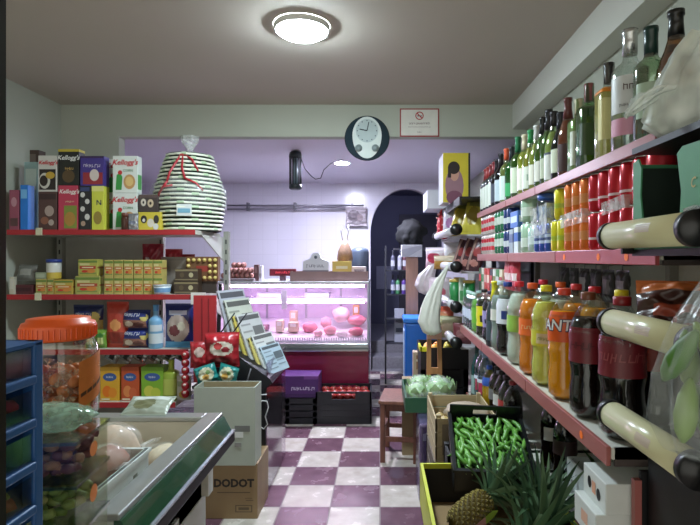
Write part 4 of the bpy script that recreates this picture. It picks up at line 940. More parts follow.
bottle('juice_bottle', 'pale green squarish bottle right of the green juice carton', 'bottle', (PX(171.5, 3.64), 3.64, z4), 'flat', .275, .045, mt((150, 170, 60), .3), None, .7, (176, 180, 80), .8, [(.15, .55, (180, 190, 90), 1.2)], (), sq=6)
pouch('snack_bag', 'small white bag with yellow print at the right end of the lowest left shelf', 'snack bag', (PX(183, 3.6), 3.62, z4), .10, .17, .05, (190, 186, 176), [('e', .5, .25, .3, .16, (200, 170, 70)), ('e', .5, .3, .14, .08, (60, 50, 40)), ('r', .1, .9, .6, .8, (150, 156, 130))], seed=77, nu=12, nv=12)
st_ = MB(); 
for k in range(6):
    st_.ball((0, 0, .05+k*.052), (.028, .02, .03), (176, 30, 40), 10, 8).ball((0, -.018, .06+k*.052), (.012, .006, .010), (220, 196, 186), 8, 6)
tag(st_.build('sweet_strip', loc=(-1.322, 3.532, .58)), 'red strip of little stacked sweets hanging at the shelf end', 'sweets')
# ================================================================ refrigerated counter
DX0, DX1, DY0, DY1 = -1.64, -.115, 5.2, 6.1
dc = thing('deli_counter', 'glass-fronted lit meat counter with dark red panel at the back', 'counter', (-.88, 5.6, 0))
def db(n, mb, par=dc): return mb.build(n, par, (.88, -5.6, 0))
db('red_panel', MB().box(DX0, DX1, DY0+.06, DY1, .14, .62, mt((128, 30, 62), .25, coat=.3), .01))
db('kick_plate', MB().box(DX0+.03, DX1-.03, DY0+.14, DY1-.02, 0, .14, mt((34, 32, 36), .5)))
db('bumper', MB().box(DX0, DX1, DY0-.005, DY0+.08, .61, .70, mt((178, 182, 184), .25, metal=.7), .012).box(DX0, DX1, DY0-.012, DY0, .64, .655, mt((90, 96, 96), .3)))
WHT = mt((226, 220, 228), .3)
db('tray_deck', MB().prism([(DY0+.06, .70), (DY0+.06, .715), (DY1-.12, .86), (DY1-.12, .70)], DX0+.02, DX1-.02, 'x', WHT))
bw_ = MB().box(DX0+.02, DX1-.02, DY1-.11, DY1-.08, .70, 1.28, mt((206, 190, 216), .3))
for x in (-1.3, -.85, -.45): bw_.box(x-.012, x+.012, DY1-.118, DY1-.11, .86, 1.28, mt((150, 150, 160), .4))
db('rear_doors', bw_)
db('side_panel', MB().prism([(DY0+.02, .62), (DY0+.12, 1.29), (DY1, 1.29), (DY1, .62)], DX0, DX0+.015, 'x', mt((206, 200, 210), .4)))
db('side_panel', MB().prism([(DY0+.02, .62), (DY0+.12, 1.29), (DY1, 1.29), (DY1, .62)], DX1-.015, DX1, 'x', mt((176, 178, 186), .4)))
db('side_post', MB().prism([(DY0, .62), (DY0+.10, 1.30), (DY0+.13, 1.30), (DY0+.03, .62)], DX0-.004, DX0+.03, 'x', mt((20, 20, 22), .4)))
db('front_glass', MB().prism([(DY0+.012, .70), (DY0+.112, 1.285), (DY0+.118, 1.285), (DY0+.018, .70)], DX0+.03, DX1-.015, 'x', clear((246, 244, 250), .05, .35)))
db('top_board', MB().box(DX0-.01, DX1+.005, DY0+.09, DY1+.02, 1.285, 1.31, mt((200, 202, 206), .25, metal=.3), .004))
sh = db('glass_shelf', MB().box(DX0+.02, DX1-.02, DY0+.30, DY1-.14, 1.105, 1.113, clear((236, 240, 246), .1, .5)))
MB().box(DX0+.02, DX1-.02, DY0+.285, DY0+.30, 1.09, 1.125, mt((226, 226, 232), .3)).build('shelf_edge', sh)
db('light_tube', MB().tube([(DX0+.05, DY0+.19, 1.262), (DX1-.05, DY0+.19, 1.262)], .013, emission((255, 226, 250), TUBE), 10))
db('light_tube', MB().tube([(DX0+.05, DY0+.32, 1.082), (DX1-.05, DY0+.32, 1.082)], .010, emission((255, 206, 240), TUBE*.7), 10))
grl = MB()
for k in range(60): x = DX0+.04+k*.0245; grl.box(x, x+.012, DY0+.062, DY0+.075, .715, .745, mt((200, 200, 206), .3))
db('vent_grille', grl)
def deck_z(y): return .7153+(y-(DY0+.06))*(.145/(DY1-.18-DY0))+.002
# goods in the counter: (pixel x, depth, ...)
MEAT = 'goods in the meat counter'
def lump(name, label, cat, px, y, r, c, seed, lift=0.0, rough=.35):
    z = deck_z(y)+r[2]*.93+lift
    o = MB().ball((0, 0, 0), r, mt(c, rough, var=.2, scale=20), 14, 10, nz=.18, seed=seed).build(name, loc=(PX(px, y), y, z))
    return tag(o, label, cat, MEAT)
lump('ham', 'large white-pink round ham at the right of the meat counter', 'ham', 341, 5.62, (.095, .08, .085), (226, 190, 200), 1, .07)
lump('ham', 'pink ham roll lying at the right end of the meat counter', 'ham', 357, 5.60, (.10, .07, .06), (206, 120, 140), 2, .04)
lump('sausage_piece', 'pink sausage piece in front of the large round ham', 'sausage', 330, 5.42, (.065, .05, .05), (214, 130, 150), 3)
lump('sausage_piece', 'pale pink sausage piece left of the large round ham', 'sausage', 326, 5.58, (.06, .05, .06), (220, 150, 170), 4, .02)
lump('meat_joint', 'deep pink meat joint at the front right corner of the meat counter', 'meat', 356, 5.40, (.08, .06, .045), (196, 90, 116), 5)
lump('meat_joint', 'pink meat joint in the middle of the meat counter', 'meat', 310, 5.50, (.08, .06, .055), (216, 120, 146), 6)
lump('meat_joint', 'small pale meat piece beside the pink joint', 'meat', 318, 5.38, (.05, .04, .035), (226, 160, 176), 7)
lump('meat_joint', 'white fat-wrapped piece at the front middle right', 'meat', 342, 5.36, (.06, .04, .035), (230, 206, 214), 8)
for i, (px, y, w_, h_, c, lb) in enumerate(((279, 5.44, .075, .12, (214, 196, 176), 'beige cheese block left of the middle in the meat counter'), (293, 5.44, .10, .10, (206, 180, 160), 'tan cheese block just left of the pink joint'), (293, 5.60, .08, .17, (200, 172, 150), 'tall tan cheese block behind the tan cheese block'), (262, 5.50, .12, .05, (150, 96, 120), 'flat mauve tray of sliced meat at left'), (247, 5.40, .12, .045, (160, 110, 130), 'flat mauve tray nearest the left post'), (356, 5.75, .07, .19, (206, 150, 90), 'small orange-brown cheese at the back right corner'))):
    carton('cheese_block' if i not in (3, 4) else 'meat_tray', lb, 'cheese' if i not in (3, 4) else 'tray', (PX(px, y), y+.05, deck_z(y+.1)+.001), w_, .10, h_, c, [('r', .2, .8, .55, .9, (232, 226, 220))], group=MEAT, bev=.006, rough=.4)
for i, (px, y, w_, lb) in enumerate(((272, 5.7, .30, 'long grey sausage tray on the glass shelf at left'), (318, 5.7, .26, 'grey lidded tray on the glass shelf at right'))):
    carton('food_tray', lb, 'tray', (PX(px, y), y, 1.1135), w_, .16, .06, (150, 150, 170), [('r', .1, .9, .4, .7, (196, 196, 206))], group='trays on the glass shelf of the meat counter')
carton('price_card', 'white price card hung at the glass in the middle of the counter', 'price card', (PX(284, 5.36), 5.365, 1.02), .06, .004, .20, (230, 230, 236))
# ---- things on top of the counter
ZD = 1.3105
EG = 'brown eggs in the pile on the counter'
tr = thing('egg_tray', 'grey pulp egg tray under the egg pile on the counter', 'tray', (PX(239, 5.42), 5.42, ZD)); MB().box(-.18, .18, -.11, .11, 0, .03, mt((124, 112, 116), .8), .008).build('tray', tr)
ep = None
for lay, (n, rows, z) in enumerate(((7, 3, .031), (6, 3, .085), (3, 2, .139))):
    for r_ in range(rows):
        for k in range(n):
            loc = (PX(239, 5.42)+(k-(n-1)/2)*.049, 5.42+(r_-(rows-1)/2)*.062, ZD+z+.027)
            if ep is None: ep = tag(MB().ball((0, 0, 0), (.023, .023, .029), mt((164, 112, 104), .5), 12, 8).build('egg', loc=loc), 'brown egg in the pile on the left of the meat counter', 'egg', EG)
            else: dup(ep, loc)
carton('carton', 'slim dark brown carton standing right of the egg pile', 'carton', (PX(256.5, 5.4), 5.42, ZD), .045, .08, .17, (90, 60, 62), [('r', .2, .8, .5, .9, (130, 100, 100))])
carton('carton', 'slim white carton standing right of the dark brown carton', 'carton', (PX(260.5, 5.4), 5.44, ZD), .03, .08, .16, (206, 200, 206), [('r', .2, .8, .2, .5, (160, 150, 160))])
sc = thing('scale', 'small red shop scale display on the counter', 'scale', (PX(283, 5.5), 5.5, ZD))
MB().box(-.03, .03, -.03, .03, 0, .05, mt((90, 60, 70), .4)).build('stand', sc); MB().box(-.14, .14, -.02, .02, .05, .125, mt((110, 20, 40), .3), .006).build('display', sc)
dig = MB(); dig.text('~8', lambda x, y: Vector((x, -.0215, .088+y)), .035, emission((255, 90, 110), 1.2), 0, .01); dig.build('digits', sc)
bk = thing('tray', 'long brown cardboard tray on the right part of the counter', 'tray', (PX(330, 5.45), 5.45, ZD))
open_box_mb(MB(), .80, .22, .10, .006, mt((140, 112, 108), .7)).build('body', bk)
def standcard(label, px, y, w_, h_, z, c, decor, nm='packet', cat='packet', dep=.05): return carton(nm, label, cat, (PX(px, y), y, z), w_, dep, h_, c, decor)
wc = thing('display_box', 'white display box with a rounded crest standing in the brown tray', 'box', (PX(316, 5.42), 5.42, ZD+.0065))
MB().prism([(-.135, 0), (.135, 0), (.135, .20), (.06, .225), (.035, .285), (-.035, .285), (-.06, .225), (-.135, .20)], -.03, .03, 'y', mt((216, 216, 222), .4)).build('body', wc)
dk = MB(); decor_face(dk, .27, .28, Vector((-.135, -.03, 0)), Vector((1, 0, 0)), Vector((0, 0, 1)), Vector((0, -1, 0)), [('r', 0, 1, .05, .38, (110, 104, 116)), ('e', .3, .22, .1, .08, (200, 196, 200)), ('e', .65, .2, .12, .08, (190, 180, 190)), ('t', '~7', .5, .54, .05, (90, 90, 110), 0, .012), ('e', .5, .86, .06, .06, (80, 86, 100))]); dk.build('print', wc)
yp = standcard('yellow and blue packet standing in the brown tray', 342, 5.42, .20, .20, ZD+.0065, (214, 186, 96), [('r', 0, 1, .1, .45, (120, 120, 150)), ('e', .55, .3, .18, .16, (60, 70, 130)), ('r', .2, .8, .6, .75, (226, 216, 180))])
nbag = thing('net_bag', 'brown net bag of nuts hanging by the grey container', 'bag', (PX(344.5, 5.48), 5.55, ZD+.13))
q = MB(); q.lathe([(.01, 0), (.06, .02), (.085, .10), (.075, .18), (.045, .25), (.02, .30)], mt((120, 92, 72), .7, var=.5, scale=60, bump=.8), 18); q.build('bag', nbag)
MB().tube([(-.02, 0, .29), (-.045, 0, .40), (-.035, 0, .44)], .006, mt((206, 200, 196), .5), 6).build('handle', nbag); MB().tube([(.02, 0, .29), (.04, 0, .40), (.035, 0, .46)], .006, mt((206, 200, 196), .5), 6).build('handle', nbag)
carton('carton', 'brown carton supporting the hanging nut bag behind the tray', 'carton', (PX(344.5, 5.48), 5.62, ZD), .14, .10, .128, (130, 104, 96))
gc = thing('canister', 'dark slate blue canister with rounded top at the right of the counter', 'canister', (PX(359.5, 5.6), 5.72, ZD))
MB().lathe([(.095, 0), (.10, .01), (.10, .30), (.09, .335), (.06, .35), (.0005, .355)], mt((66, 76, 92), .4), 24).build('body', gc)
carton('carton', 'white label carton in front of the slate blue canister', 'carton', (PX(359, 5.5), 5.53, ZD), .15, .08, .15, (206, 200, 200), [('r', .15, .85, .4, .8, (150, 140, 150)), ('t', '~3', .5, .6, .05, (60, 60, 70), 0, .01)])
# ---- wall things
rl_ = thing('wall_rail', 'double metal rail fixed across the tiled back wall', 'rail', (PX(295, 7.05), 7.05, 2.24))
for z in (.02, -.03): MB().tube([(PX(228, 7.05)-PX(295, 7.05), -.03, z), (PX(364, 7.05)-PX(295, 7.05), -.03, z)], .011, mt((150, 148, 156), .3, metal=.7), 10).build('bar', rl_)
for px in (248, 295, 352): MB().box(PX(px, 7.05)-PX(295, 7.05)-.015, PX(px, 7.05)-PX(295, 7.05)+.015, -.035, .05, -.05, .06, mt((130, 128, 136), .4, metal=.5)).build('bracket', rl_)
pouch('plastic_bag', 'crumpled whitish bag hanging from the right end of the wall rail', 'plastic bag', (PX(356, 6.99), 6.995, 1.985), .28, .26, .10, (176, 166, 172), [('e', .4, .5, .3, .3, (120, 110, 116)), ('e', .7, .4, .15, .2, (140, 126, 130))], seed=81, wr=.04)
zp = thing('insect_lamp', 'black cylindrical insect lamp hanging from the back ceiling', 'insect lamp', (PX(295.5, 4.95), 4.95, 2.20))
BK = mt((26, 36, 38), .45)
MB().lathe([(.06, .30), (.062, .32), (.055, .355), (.03, .365), (.0005, .366)], BK, 20).build('top_cap', zp)
MB().lathe([(.045, 0), (.06, .01), (.06, .045), (.055, .05)], BK, 20).build('base', zp)
cg = MB()
for k in range(14):
    a = 2*pi*k/14; cg.tube([(.055*math.cos(a), .055*math.sin(a), .045), (.055*math.cos(a), .055*math.sin(a), .305)], .005, BK, 6)
cg.build('cage', zp)
MB().tube([(0, 0, .04), (0, 0, .31)], .024, mt((110, 130, 136), .3), 12).build('tube', zp)
MB().tube([(0, 0, .36), (0, 0, .372)], .006, BK, 6).build('hook', zp)
cb = MB(); cb.tube([(.05, 0, .31), (.09, 0, .20), (.15, 0, .13), (.19, 0, .10), (.24, .0, .11), (.27, 0, .19), (.33, .1, .27), (.40, .3, .34), (.42, .45, .369)], .004, mt((40, 40, 46), .5), 6); cb.build('cord', zp)
ck = thing('wall_clock', 'round dark-rimmed wall clock with oval white face on the lintel', 'clock', (PX(367, 4.2), 4.238, PZ(137.5, 4.2)))
Mx = Matrix.Rotation(pi/2, 4, 'X')
MB().lathe([(.182, 0), (.184, .01), (.175, .028), (.0005, .03)], mt((40, 56, 66), .25), 40, M=Mx).build('rim', ck)
fc_ = MB(); fc_.add([(.118*math.cos(2*pi*k/40), -.034, .02+.150*math.sin(2*pi*k/40)*(1 if math.sin(2*pi*k/40) > 0 else 1.25)) for k in range(40)], [tuple(range(40))], (206, 214, 208)); fc_.build('plate', ck)
dl_ = MB(); dl_.add([(.09*math.cos(2*pi*k/36), -.036, .055+.095*math.sin(2*pi*k/36)) for k in range(36)], [tuple(range(36))], (170, 184, 182))
for k in range(12):
    a = 2*pi*k/12; dl_.box(.078*math.cos(a)-.004, .078*math.cos(a)+.004, -.0375, -.0365, .055+.082*math.sin(a)-.004, .055+.082*math.sin(a)+.004, (50, 60, 66))
dl_.build('dial', ck)
for a, l, w_ in ((R(78), .07, .005), (R(168), .06, .006)):
    MB().tube([(0, -.040, .055), (l*math.cos(a), -.040, .055+l*math.sin(a))], w_*.7, mt((30, 34, 40), .4), 6).build('hand', ck)
for sx in (-1, 1): MB().lathe([(.0005, 0), (.028, 0), (.03, .002)], mt((150, 164, 164), .3), 20, M=Matrix.Translation((sx*.068, -.0365, -.085)) @ Mx).build('small_dial', ck)
sg = thing('sign', 'white no smoking notice with red border on the lintel', 'sign', (PX(419.5, 4.23), 4.2385, PZ(122.5, 4.23)))
mb = MB().box(-.16, .16, -.006, 0, -.115, .115, mt((150, 52, 52), .5)); mb.build('frame', sg)
mb = MB().box(-.15, .15, -.008, -.006, -.105, .105, mt((212, 208, 198), .5)); 
mb.text('~12', lambda x, y: Vector((x, -.0086, -.008+y)), .026, (90, 50, 50), 0, .012); mb.text('~24', lambda x, y: Vector((x, -.0086, -.036+y)), .014, (130, 110, 110), 0, .0)
mb.text('~4', lambda x, y: Vector((x, -.0086, -.078+y)), .016, (110, 80, 80))
mb.build('panel', sg)
ic = MB(); n = 24
ic.add([(.034*math.cos(2*pi*k/n), -.0088, .055+.034*math.sin(2*pi*k/n)) for k in range(n)]+[(.026*math.cos(2*pi*k/n), -.0088, .055+.026*math.sin(2*pi*k/n)) for k in range(n)], [(k, (k+1) % n, n+(k+1) % n, n+k) for k in range(n)], (170, 40, 44))
ic.box(-.02, .02, -.0086, -.0084, .05, .057, (60, 56, 56)); ic.add([(-.024, -.009, .073), (-.018, -.009, .079), (.024, -.009, .037), (.018, -.009, .031)], [(0, 1, 2, 3)], (170, 40, 44)); ic.build('emblem', sg)
# ---- crates before the counter
bc = thing('crate', 'black plastic crate under the purple box before the counter', 'crate', (PX(301, 4.85), 5.0, 0))
BCR = mt((30, 30, 36), .45)
def slat_crate(root, w_, d_, h_, t=.012, m=BCR, rows=4):
    mb = MB()
    mb.box(-w_/2, w_/2, -d_/2, d_/2, 0, .012, m)
    for sx in (-1, 1):
        for sy in (-1, 1): mb.box(sx*(w_/2-.02)-.02, sx*(w_/2-.02)+.02, sy*(d_/2-.02)-.02, sy*(d_/2-.02)+.02, 0, h_, m)
    rh = h_/rows
    for k in range(rows):
        z0, z1_ = k*rh+.006, (k+1)*rh-.006
        for sy in (-1, 1): mb.box(-w_/2, w_/2, sy*d_/2-(t if sy > 0 else 0), sy*d_/2+(t if sy < 0 else 0), z0, z1_, m)
        for sx in (-1, 1): mb.box(sx*w_/2-(t if sx > 0 else 0), sx*w_/2+(t if sx < 0 else 0), -d_/2, d_/2, z0, z1_, m)
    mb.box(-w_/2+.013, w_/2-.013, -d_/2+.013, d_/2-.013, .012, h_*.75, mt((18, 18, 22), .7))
    return mb.build('body', root)
slat_crate(bc, .30, .30, .245)
carton('box', 'purple cardboard box with pale lettering on the black crate', 'box', (PX(299, 4.85), 5.0, .2455), .36, .28, .20, (74, 36, 96), [('r', 0, 1, .0, .18, (60, 28, 80)), ('t', '~8', .60, .42, .05, (206, 190, 214), .1, .012), ('r', .62, 1, .85, 1.0, (110, 60, 130))], [('r', 0, 1, 0, .18, (60, 28, 80))])
tc_ = thing('crate', 'black plastic crate of tomatoes on the floor before the counter', 'crate', (PX(343.5, 4.85), 5.02, 0))
mb = MB(); w_, d_, h_ = .52, .34, .30
mb.box(-w_/2, w_/2, -d_/2, d_/2, 0, .02, BCR)
for sy in (-1, 1):
    y0 = sy*d_/2
    a, b_ = (y0, y0+.015) if sy < 0 else (y0-.015, y0)
    mb.box(-w_/2, w_/2, a, b_, .02, h_-.07, BCR); mb.box(-w_/2, -.11, a, b_, h_-.07, h_, BCR); mb.box(.11, w_/2, a, b_, h_-.07, h_, BCR); mb.box(-.12, .12, a, b_, h_-.015, h_, BCR)
    for k in range(3): mb.box(-w_/2, w_/2, a-.004 if sy < 0 else a, b_ if sy < 0 else b_+.004, .06+k*.055, .07+k*.055, BCR)
for sx in (-1, 1):
    a, b_ = (sx*w_/2, sx*w_/2+.015) if sx < 0 else (sx*w_/2-.015, sx*w_/2)
    mb.box(a, b_, -d_/2, d_/2, .02, h_, BCR)
mb.build('body', tc_)
MB().box(-w_/2+.02, w_/2-.02, -d_/2+.02, d_/2-.02, .10, .20, mt((60, 30, 28), .8)).build('liner', tc_)
tp = None
for r_ in range(3):
    for k in range(6):
        loc = (PX(343.5, 4.85)-.19+k*.075+.02*(r_ % 2), 5.02-.09+r_*.085, .239+.012*((k*3+r_) % 3))
        if tp is None:
            tp = thing('tomato', 'red tomato in the black crate before the counter', 'tomato', loc, 0, 'tomatoes in the black crate')
            MB().lathe([(.0005, -.032), (.022, -.031), (.040, -.014), (.044, .002), (.038, .020), (.018, .029), (.0005, .026)], mt((136, 44, 38), .25, var=.25, scale=10), 16).build('fruit', tp)
            MB().tube([(0, 0, .025), (.003, 0, .036)], .004, mt((70, 100, 50), .6), 6).build('stem', tp)
        else: dup(tp, loc, k*1.3+r_)
# ================================================================ far rack with white tubes, beyond the long shelving
fr = thing('display_rack', 'far snack rack with white tube rails beside the arch', 'rack', (.9, 4.45, 0))
def fb(n, mb, par=fr): return mb.build(n, par, (-.9, -4.45, 0))
fb('back_panel', MB().box(1.14, 1.165, 3.80, 5.15, 0, 2.0, mt((120, 118, 122), .6)))
for y in (3.82, 5.12): fb('post', MB().box(1.10, 1.14, y-.02, y+.02, 0, 2.0, BLK))
FZ = (1.76, 1.485, 1.19, .925)
WTUBE = mt((206, 204, 206), .3, var=.05)
for z in FZ:
    rl = fb('rail', MB().tube([(.56, 3.84, z), (.56, 5.12, z)], .032, WTUBE, 20))
    for y0, y1 in ((3.80, 3.86), (5.10, 5.15)): MB().tube([(.56, y0, z), (.56, y1, z)], .043, TIP, 20).build('end_cap', rl)
    fb('shelf', MB().box(.60, 1.13, 3.84, 5.12, z-.05, z-.035, mt((170, 168, 170), .5)))
fb('top_board', MB().box(.58, 1.13, 3.80, 5.12, 1.985, 2.0, BLK).box(.58, .595, 3.80, 5.12, 1.94, 1.985, BLK))
# on top: white carton and the carton with the printed portrait
carton('box', 'plain white carton on top of the far rack next to the arch', 'box', (.62, 4.95, 2.0005), .38, .44, .17, (206, 206, 212), [('r', .5, .9, .1, .4, (196, 170, 176))], right=False)
pc = carton('box', 'white box with a dark-haired portrait on yellow on top of the far rack', 'box', (.62, 4.36, 2.0005), .22, .30, .40, (206, 206, 210),
       [('r', .0, 1, .0, 1, (206, 186, 50)), ('e', .42, .34, .34, .36, (150, 110, 120)), ('e', .42, .10, .3, .14, (120, 70, 90)), ('e', .42, .58, .17, .15, (196, 146, 126)), ('e', .40, .70, .22, .13, (40, 26, 26)), ('r', .18, .30, .5, .72, (40, 26, 26)), ('r', .93, 1, 0, 1, (30, 30, 34))], [('r', .0, .9, .1, .9, (196, 198, 206))], right=False)
SN = 'snack bags on the far rack'
def fpouch(label, px, y, z, w_, h_, t, c, zones=(), rz=0.0, tilt=0.0, roll=0.0, **kw):
    return pouch('snack_bag', label, 'snack bag', (PX(px, y), y, z), w_, h_, t, c, zones, rz=rz, tilt=tilt, roll=roll, group=SN, nu=12, nv=14, **kw)
z = FZ[0]-.034
rn = thing('net_bag', 'red net bag with white knots at the left of the top far shelf', 'net bag', (PX(444, 4.9), 4.9, z))
mb = MB(); mb.lathe([(.02, 0), (.055, .03), (.066, .10), (.06, .2), (.035, .27), (.012, .30)], mt((176, 26, 40), .45), 14)
for k in range(7):
    for j in range(5): mb.ball((.064*math.cos(2*pi*(j+.5*(k % 2))/5), .064*math.sin(2*pi*(j+.5*(k % 2))/5), .03+k*.034), .010, (220, 160, 150), 6, 4)
mb.build('bag', rn)
fpouch('white and lilac snack bag between the red net and the yellow bags', 451, 4.5, z, .16, .25, .06, (206, 200, 210), [('e', .5, .5, .3, .2, (170, 120, 170))], rz=-.5, tilt=-.15, seed=1)
fpouch('yellow corn snack bag, left of the yellow pair on the top far shelf', 458, 4.30, z, .17, .31, .07, (196, 176, 60), [('e', .5, .55, .3, .25, (160, 140, 50)), ('r', 0, 1, .0, .12, (176, 150, 50)), ('r', .2, .8, .75, .9, (110, 110, 50))], rz=-.6, tilt=-.2, roll=.15, seed=2)
fpouch('yellow corn snack bag, right of the yellow pair on the top far shelf', 470, 4.02, z, .17, .30, .07, (190, 176, 66), [('e', .5, .5, .28, .25, (150, 130, 50)), ('r', .2, .8, .75, .9, (120, 116, 60))], rz=-.6, tilt=-.2, roll=.15, seed=3)
z = FZ[1]-.034
fpouch('pink and white bag at the left of the second far shelf', 437, 4.9, z, .22, .20, .08, (206, 176, 186), [('e', .4, .5, .3, .25, (190, 60, 90)), ('r', 0, 1, .7, 1, (220, 210, 216))], rz=-.4, seed=4)
fpouch('golden brown bag lying beside the pink and white bag', 446, 4.6, z, .22, .12, .08, (176, 136, 66), [('r', 0, 1, .6, 1, (206, 190, 160))], rz=-.4, seed=5)
fpouch('white crinkled bag behind the golden brown bag', 455, 4.8, z, .22, .25, .08, (206, 204, 204), [('e', .5, .4, .3, .2, (176, 160, 150))], rz=-.5, seed=6)
for i, (px, y) in enumerate(((457, 4.15), (464, 4.02), (472, 3.90))):
    fpouch(['dark chocolate-coloured bag leaning, leftmost of three on the second far shelf', 'dark chocolate-coloured bag leaning, middle of three on the second far shelf', 'dark chocolate-coloured bag leaning, rightmost of three on the second far shelf'][i], px, y, z+.0, .12, .25, .05, (70, 36, 40), [('e', .5, .6, .25, .15, (150, 60, 60)), ('r', .1, .25, 0, 1, (150, 120, 110)), ('e', .5, .25, .3, .1, (176, 120, 110))], rz=-.6, tilt=-.1, roll=.3, seed=8+i)
z = FZ[2]-.034
for i, (px, y) in enumerate(((455, 4.12), (469, 3.93), (459, 4.5))):
    t = thing('crisp_tube', ['green tube of crisps with gold top, left of the pair on the third far shelf', 'green tube of crisps with gold top, right of the pair on the third far shelf', 'green tube of crisps standing behind the front pair on the third far shelf'][i], 'crisps', (PX(px, y), y, z+.0005), 0, 'green crisp tubes')
    mb = MB().lathe([(.045, 0), (.045, .05), (.045, .1), (.045, .21)], [mt((190, 170, 80), .35), mt((40, 120, 60), .35), mt((40, 130, 66), .35)], 18)
    mb.build('body', t); MB().lathe([(.047, .205), (.047, .225), (.0005, .226)], mt((206, 180, 90), .35), 18).build('lid', t)
fpouch('pink and white sweet bag at the left of the third far shelf', 440, 4.7, z, .20, .22, .08, (206, 190, 196), [('e', .5, .4, .3, .2, (196, 90, 110))], rz=-.3, seed=14)
fpouch('white and green packet between the two crisp tubes', 462, 3.98, z, .05, .24, .03, (196, 206, 186), [('r', .2, .8, .3, .6, (80, 140, 90))], rz=-.4, seed=15)
z = FZ[3]-.034
fpouch('pale green crinkled bag on the lowest far shelf', 449, 4.3, z, .22, .18, .09, (176, 180, 140), [('e', .5, .5, .3, .2, (206, 200, 170))], rz=-.4, seed=16)
fpouch('orange and red bag at the left of the lowest far shelf', 443, 4.75, z, .20, .22, .09, (206, 96, 70), [('e', .5, .6, .3, .2, (226, 150, 110))], rz=-.4, seed=17)
fpouch('dark red packet beside the pale green bag on the lowest far shelf', 462, 4.0, z, .14, .16, .06, (110, 50, 56), [('e', .5, .5, .3, .2, (150, 100, 100))], rz=-.4, seed=18)
# white carrier bags hanging from the rails
def hangbag(name, label, pts, rs, mat, loc):
    mb = MB(); n = len(pts); seg = 18; vs = []; fs = []
    for i, (p, (rx, ry)) in enumerate(zip(pts, rs)):
        for k in range(seg):
            a = 2*pi*k/seg; q = 1+.13*noise.noise(Vector((math.cos(a)*1.6, math.sin(a)*1.6, i*.7)))
            vs.append((p[0]+rx*q*math.cos(a), p[1]+ry*q*math.sin(a), p[2]))
    for i in range(n-1):
        for k in range(seg): fs.append((i*seg+k, i*seg+(k+1) % seg, (i+1)*seg+(k+1) % seg, (i+1)*seg+k))
    fs.append(tuple(range(seg-1, -1, -1)))
    mb.add(vs, fs, mat, True)
    return tag(mb.build(name, loc=loc), label, 'plastic bag')
WBAG = mt((212, 212, 200), .4, bump=.3, scale=25)
def hangfold(label, prof, mat, loc, seed, folds=5, amp=.2):
    mb = MB(); foldbag(mb, prof, mat, seed, folds, amp); return tag(mb.build('plastic_bag', loc=loc), label, 'plastic bag')
hangfold('long white plastic bag hanging low from the far rack in front of the wooden frame', [(.0, 0, 0, .03, .03), (-.0, 0, .02, .075, .06), (-.025, 0, .1, .088, .07), (-.01, 0, .2, .075, .065), (.02, 0, .32, .055, .05), (.06, 0, .42, .035, .03), (.105, 0, .50, .018, .015), (.125, 0, .54, .010, .010)], WBAG, (PX(432, 4.05), 4.05, .955), 2)
hangfold('white plastic bag with red print hanging above the long white bag', [(0, 0, 0, .03, .03), (0, 0, .02, .075, .05), (-.02, 0, .08, .088, .06), (0, 0, .18, .07, .05), (.05, 0, .26, .035, .03), (.10, 0, .32, .012, .012)], mt((206, 196, 200), .4, var=.25, scale=20), (PX(427, 4.9), 4.9, 1.21), 6)
# objects between rack and arch
blu = thing('container', 'tall blue plastic container standing by the arch', 'container', (.40, 5.35, 0))
MB().box(-.15, .15, -.17, .17, 0, .90, mt((34, 104, 190), .35, var=.12), .02).build('body', blu)
MB().box(-.165, .165, -.185, .185, .90, .95, mt((44, 120, 206), .35), .012).build('rim', blu)
MB().box(-.158, -.15, -.10, .10, .12, .82, mt((170, 186, 206), .35), .003).build('side_panel', blu)
pp = thing('wooden_board', 'tall pinkish wooden board standing behind the blue container', 'board', (PX(412, 5.6), 5.62, 0)); MB().box(-.065, .065, -.012, .012, 0, 1.56, wood((186, 140, 120), .8)).build('board', pp)
pr = carton('paper_roll_box', 'white folded paper on top of the pinkish board', 'paper', (PX(411.5, 5.62), 5.64, 1.5605), .22, .16, .13, (196, 196, 206), [('p', [(0, 0), (.3, 0), (1, .7), (1, 1), (0, .6)], (170, 170, 182))])
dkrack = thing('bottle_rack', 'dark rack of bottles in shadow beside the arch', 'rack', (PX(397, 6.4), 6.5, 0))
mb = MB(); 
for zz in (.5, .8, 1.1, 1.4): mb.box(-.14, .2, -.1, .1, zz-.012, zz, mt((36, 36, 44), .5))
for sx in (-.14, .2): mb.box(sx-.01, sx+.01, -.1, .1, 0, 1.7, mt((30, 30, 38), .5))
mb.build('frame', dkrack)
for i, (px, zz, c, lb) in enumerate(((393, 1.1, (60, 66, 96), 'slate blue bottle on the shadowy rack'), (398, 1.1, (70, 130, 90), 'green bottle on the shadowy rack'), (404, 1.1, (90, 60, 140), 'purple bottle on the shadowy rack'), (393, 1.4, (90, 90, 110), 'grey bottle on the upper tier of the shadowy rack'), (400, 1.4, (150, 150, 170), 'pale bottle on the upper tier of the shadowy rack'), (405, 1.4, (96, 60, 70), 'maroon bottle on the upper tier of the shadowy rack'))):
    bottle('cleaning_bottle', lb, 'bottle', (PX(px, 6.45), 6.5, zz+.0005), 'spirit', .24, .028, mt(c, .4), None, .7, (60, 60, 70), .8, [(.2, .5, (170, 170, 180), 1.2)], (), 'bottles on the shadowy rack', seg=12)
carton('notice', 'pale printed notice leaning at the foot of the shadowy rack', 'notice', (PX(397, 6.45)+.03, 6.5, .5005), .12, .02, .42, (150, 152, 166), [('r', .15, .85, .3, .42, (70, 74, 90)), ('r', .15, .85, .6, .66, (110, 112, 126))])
co_ = MB(); sack(co_, (0, 0, .17), .15, .12, .17, mt((12, 12, 16), .8, bump=.5), 15, .5, 24, 16)
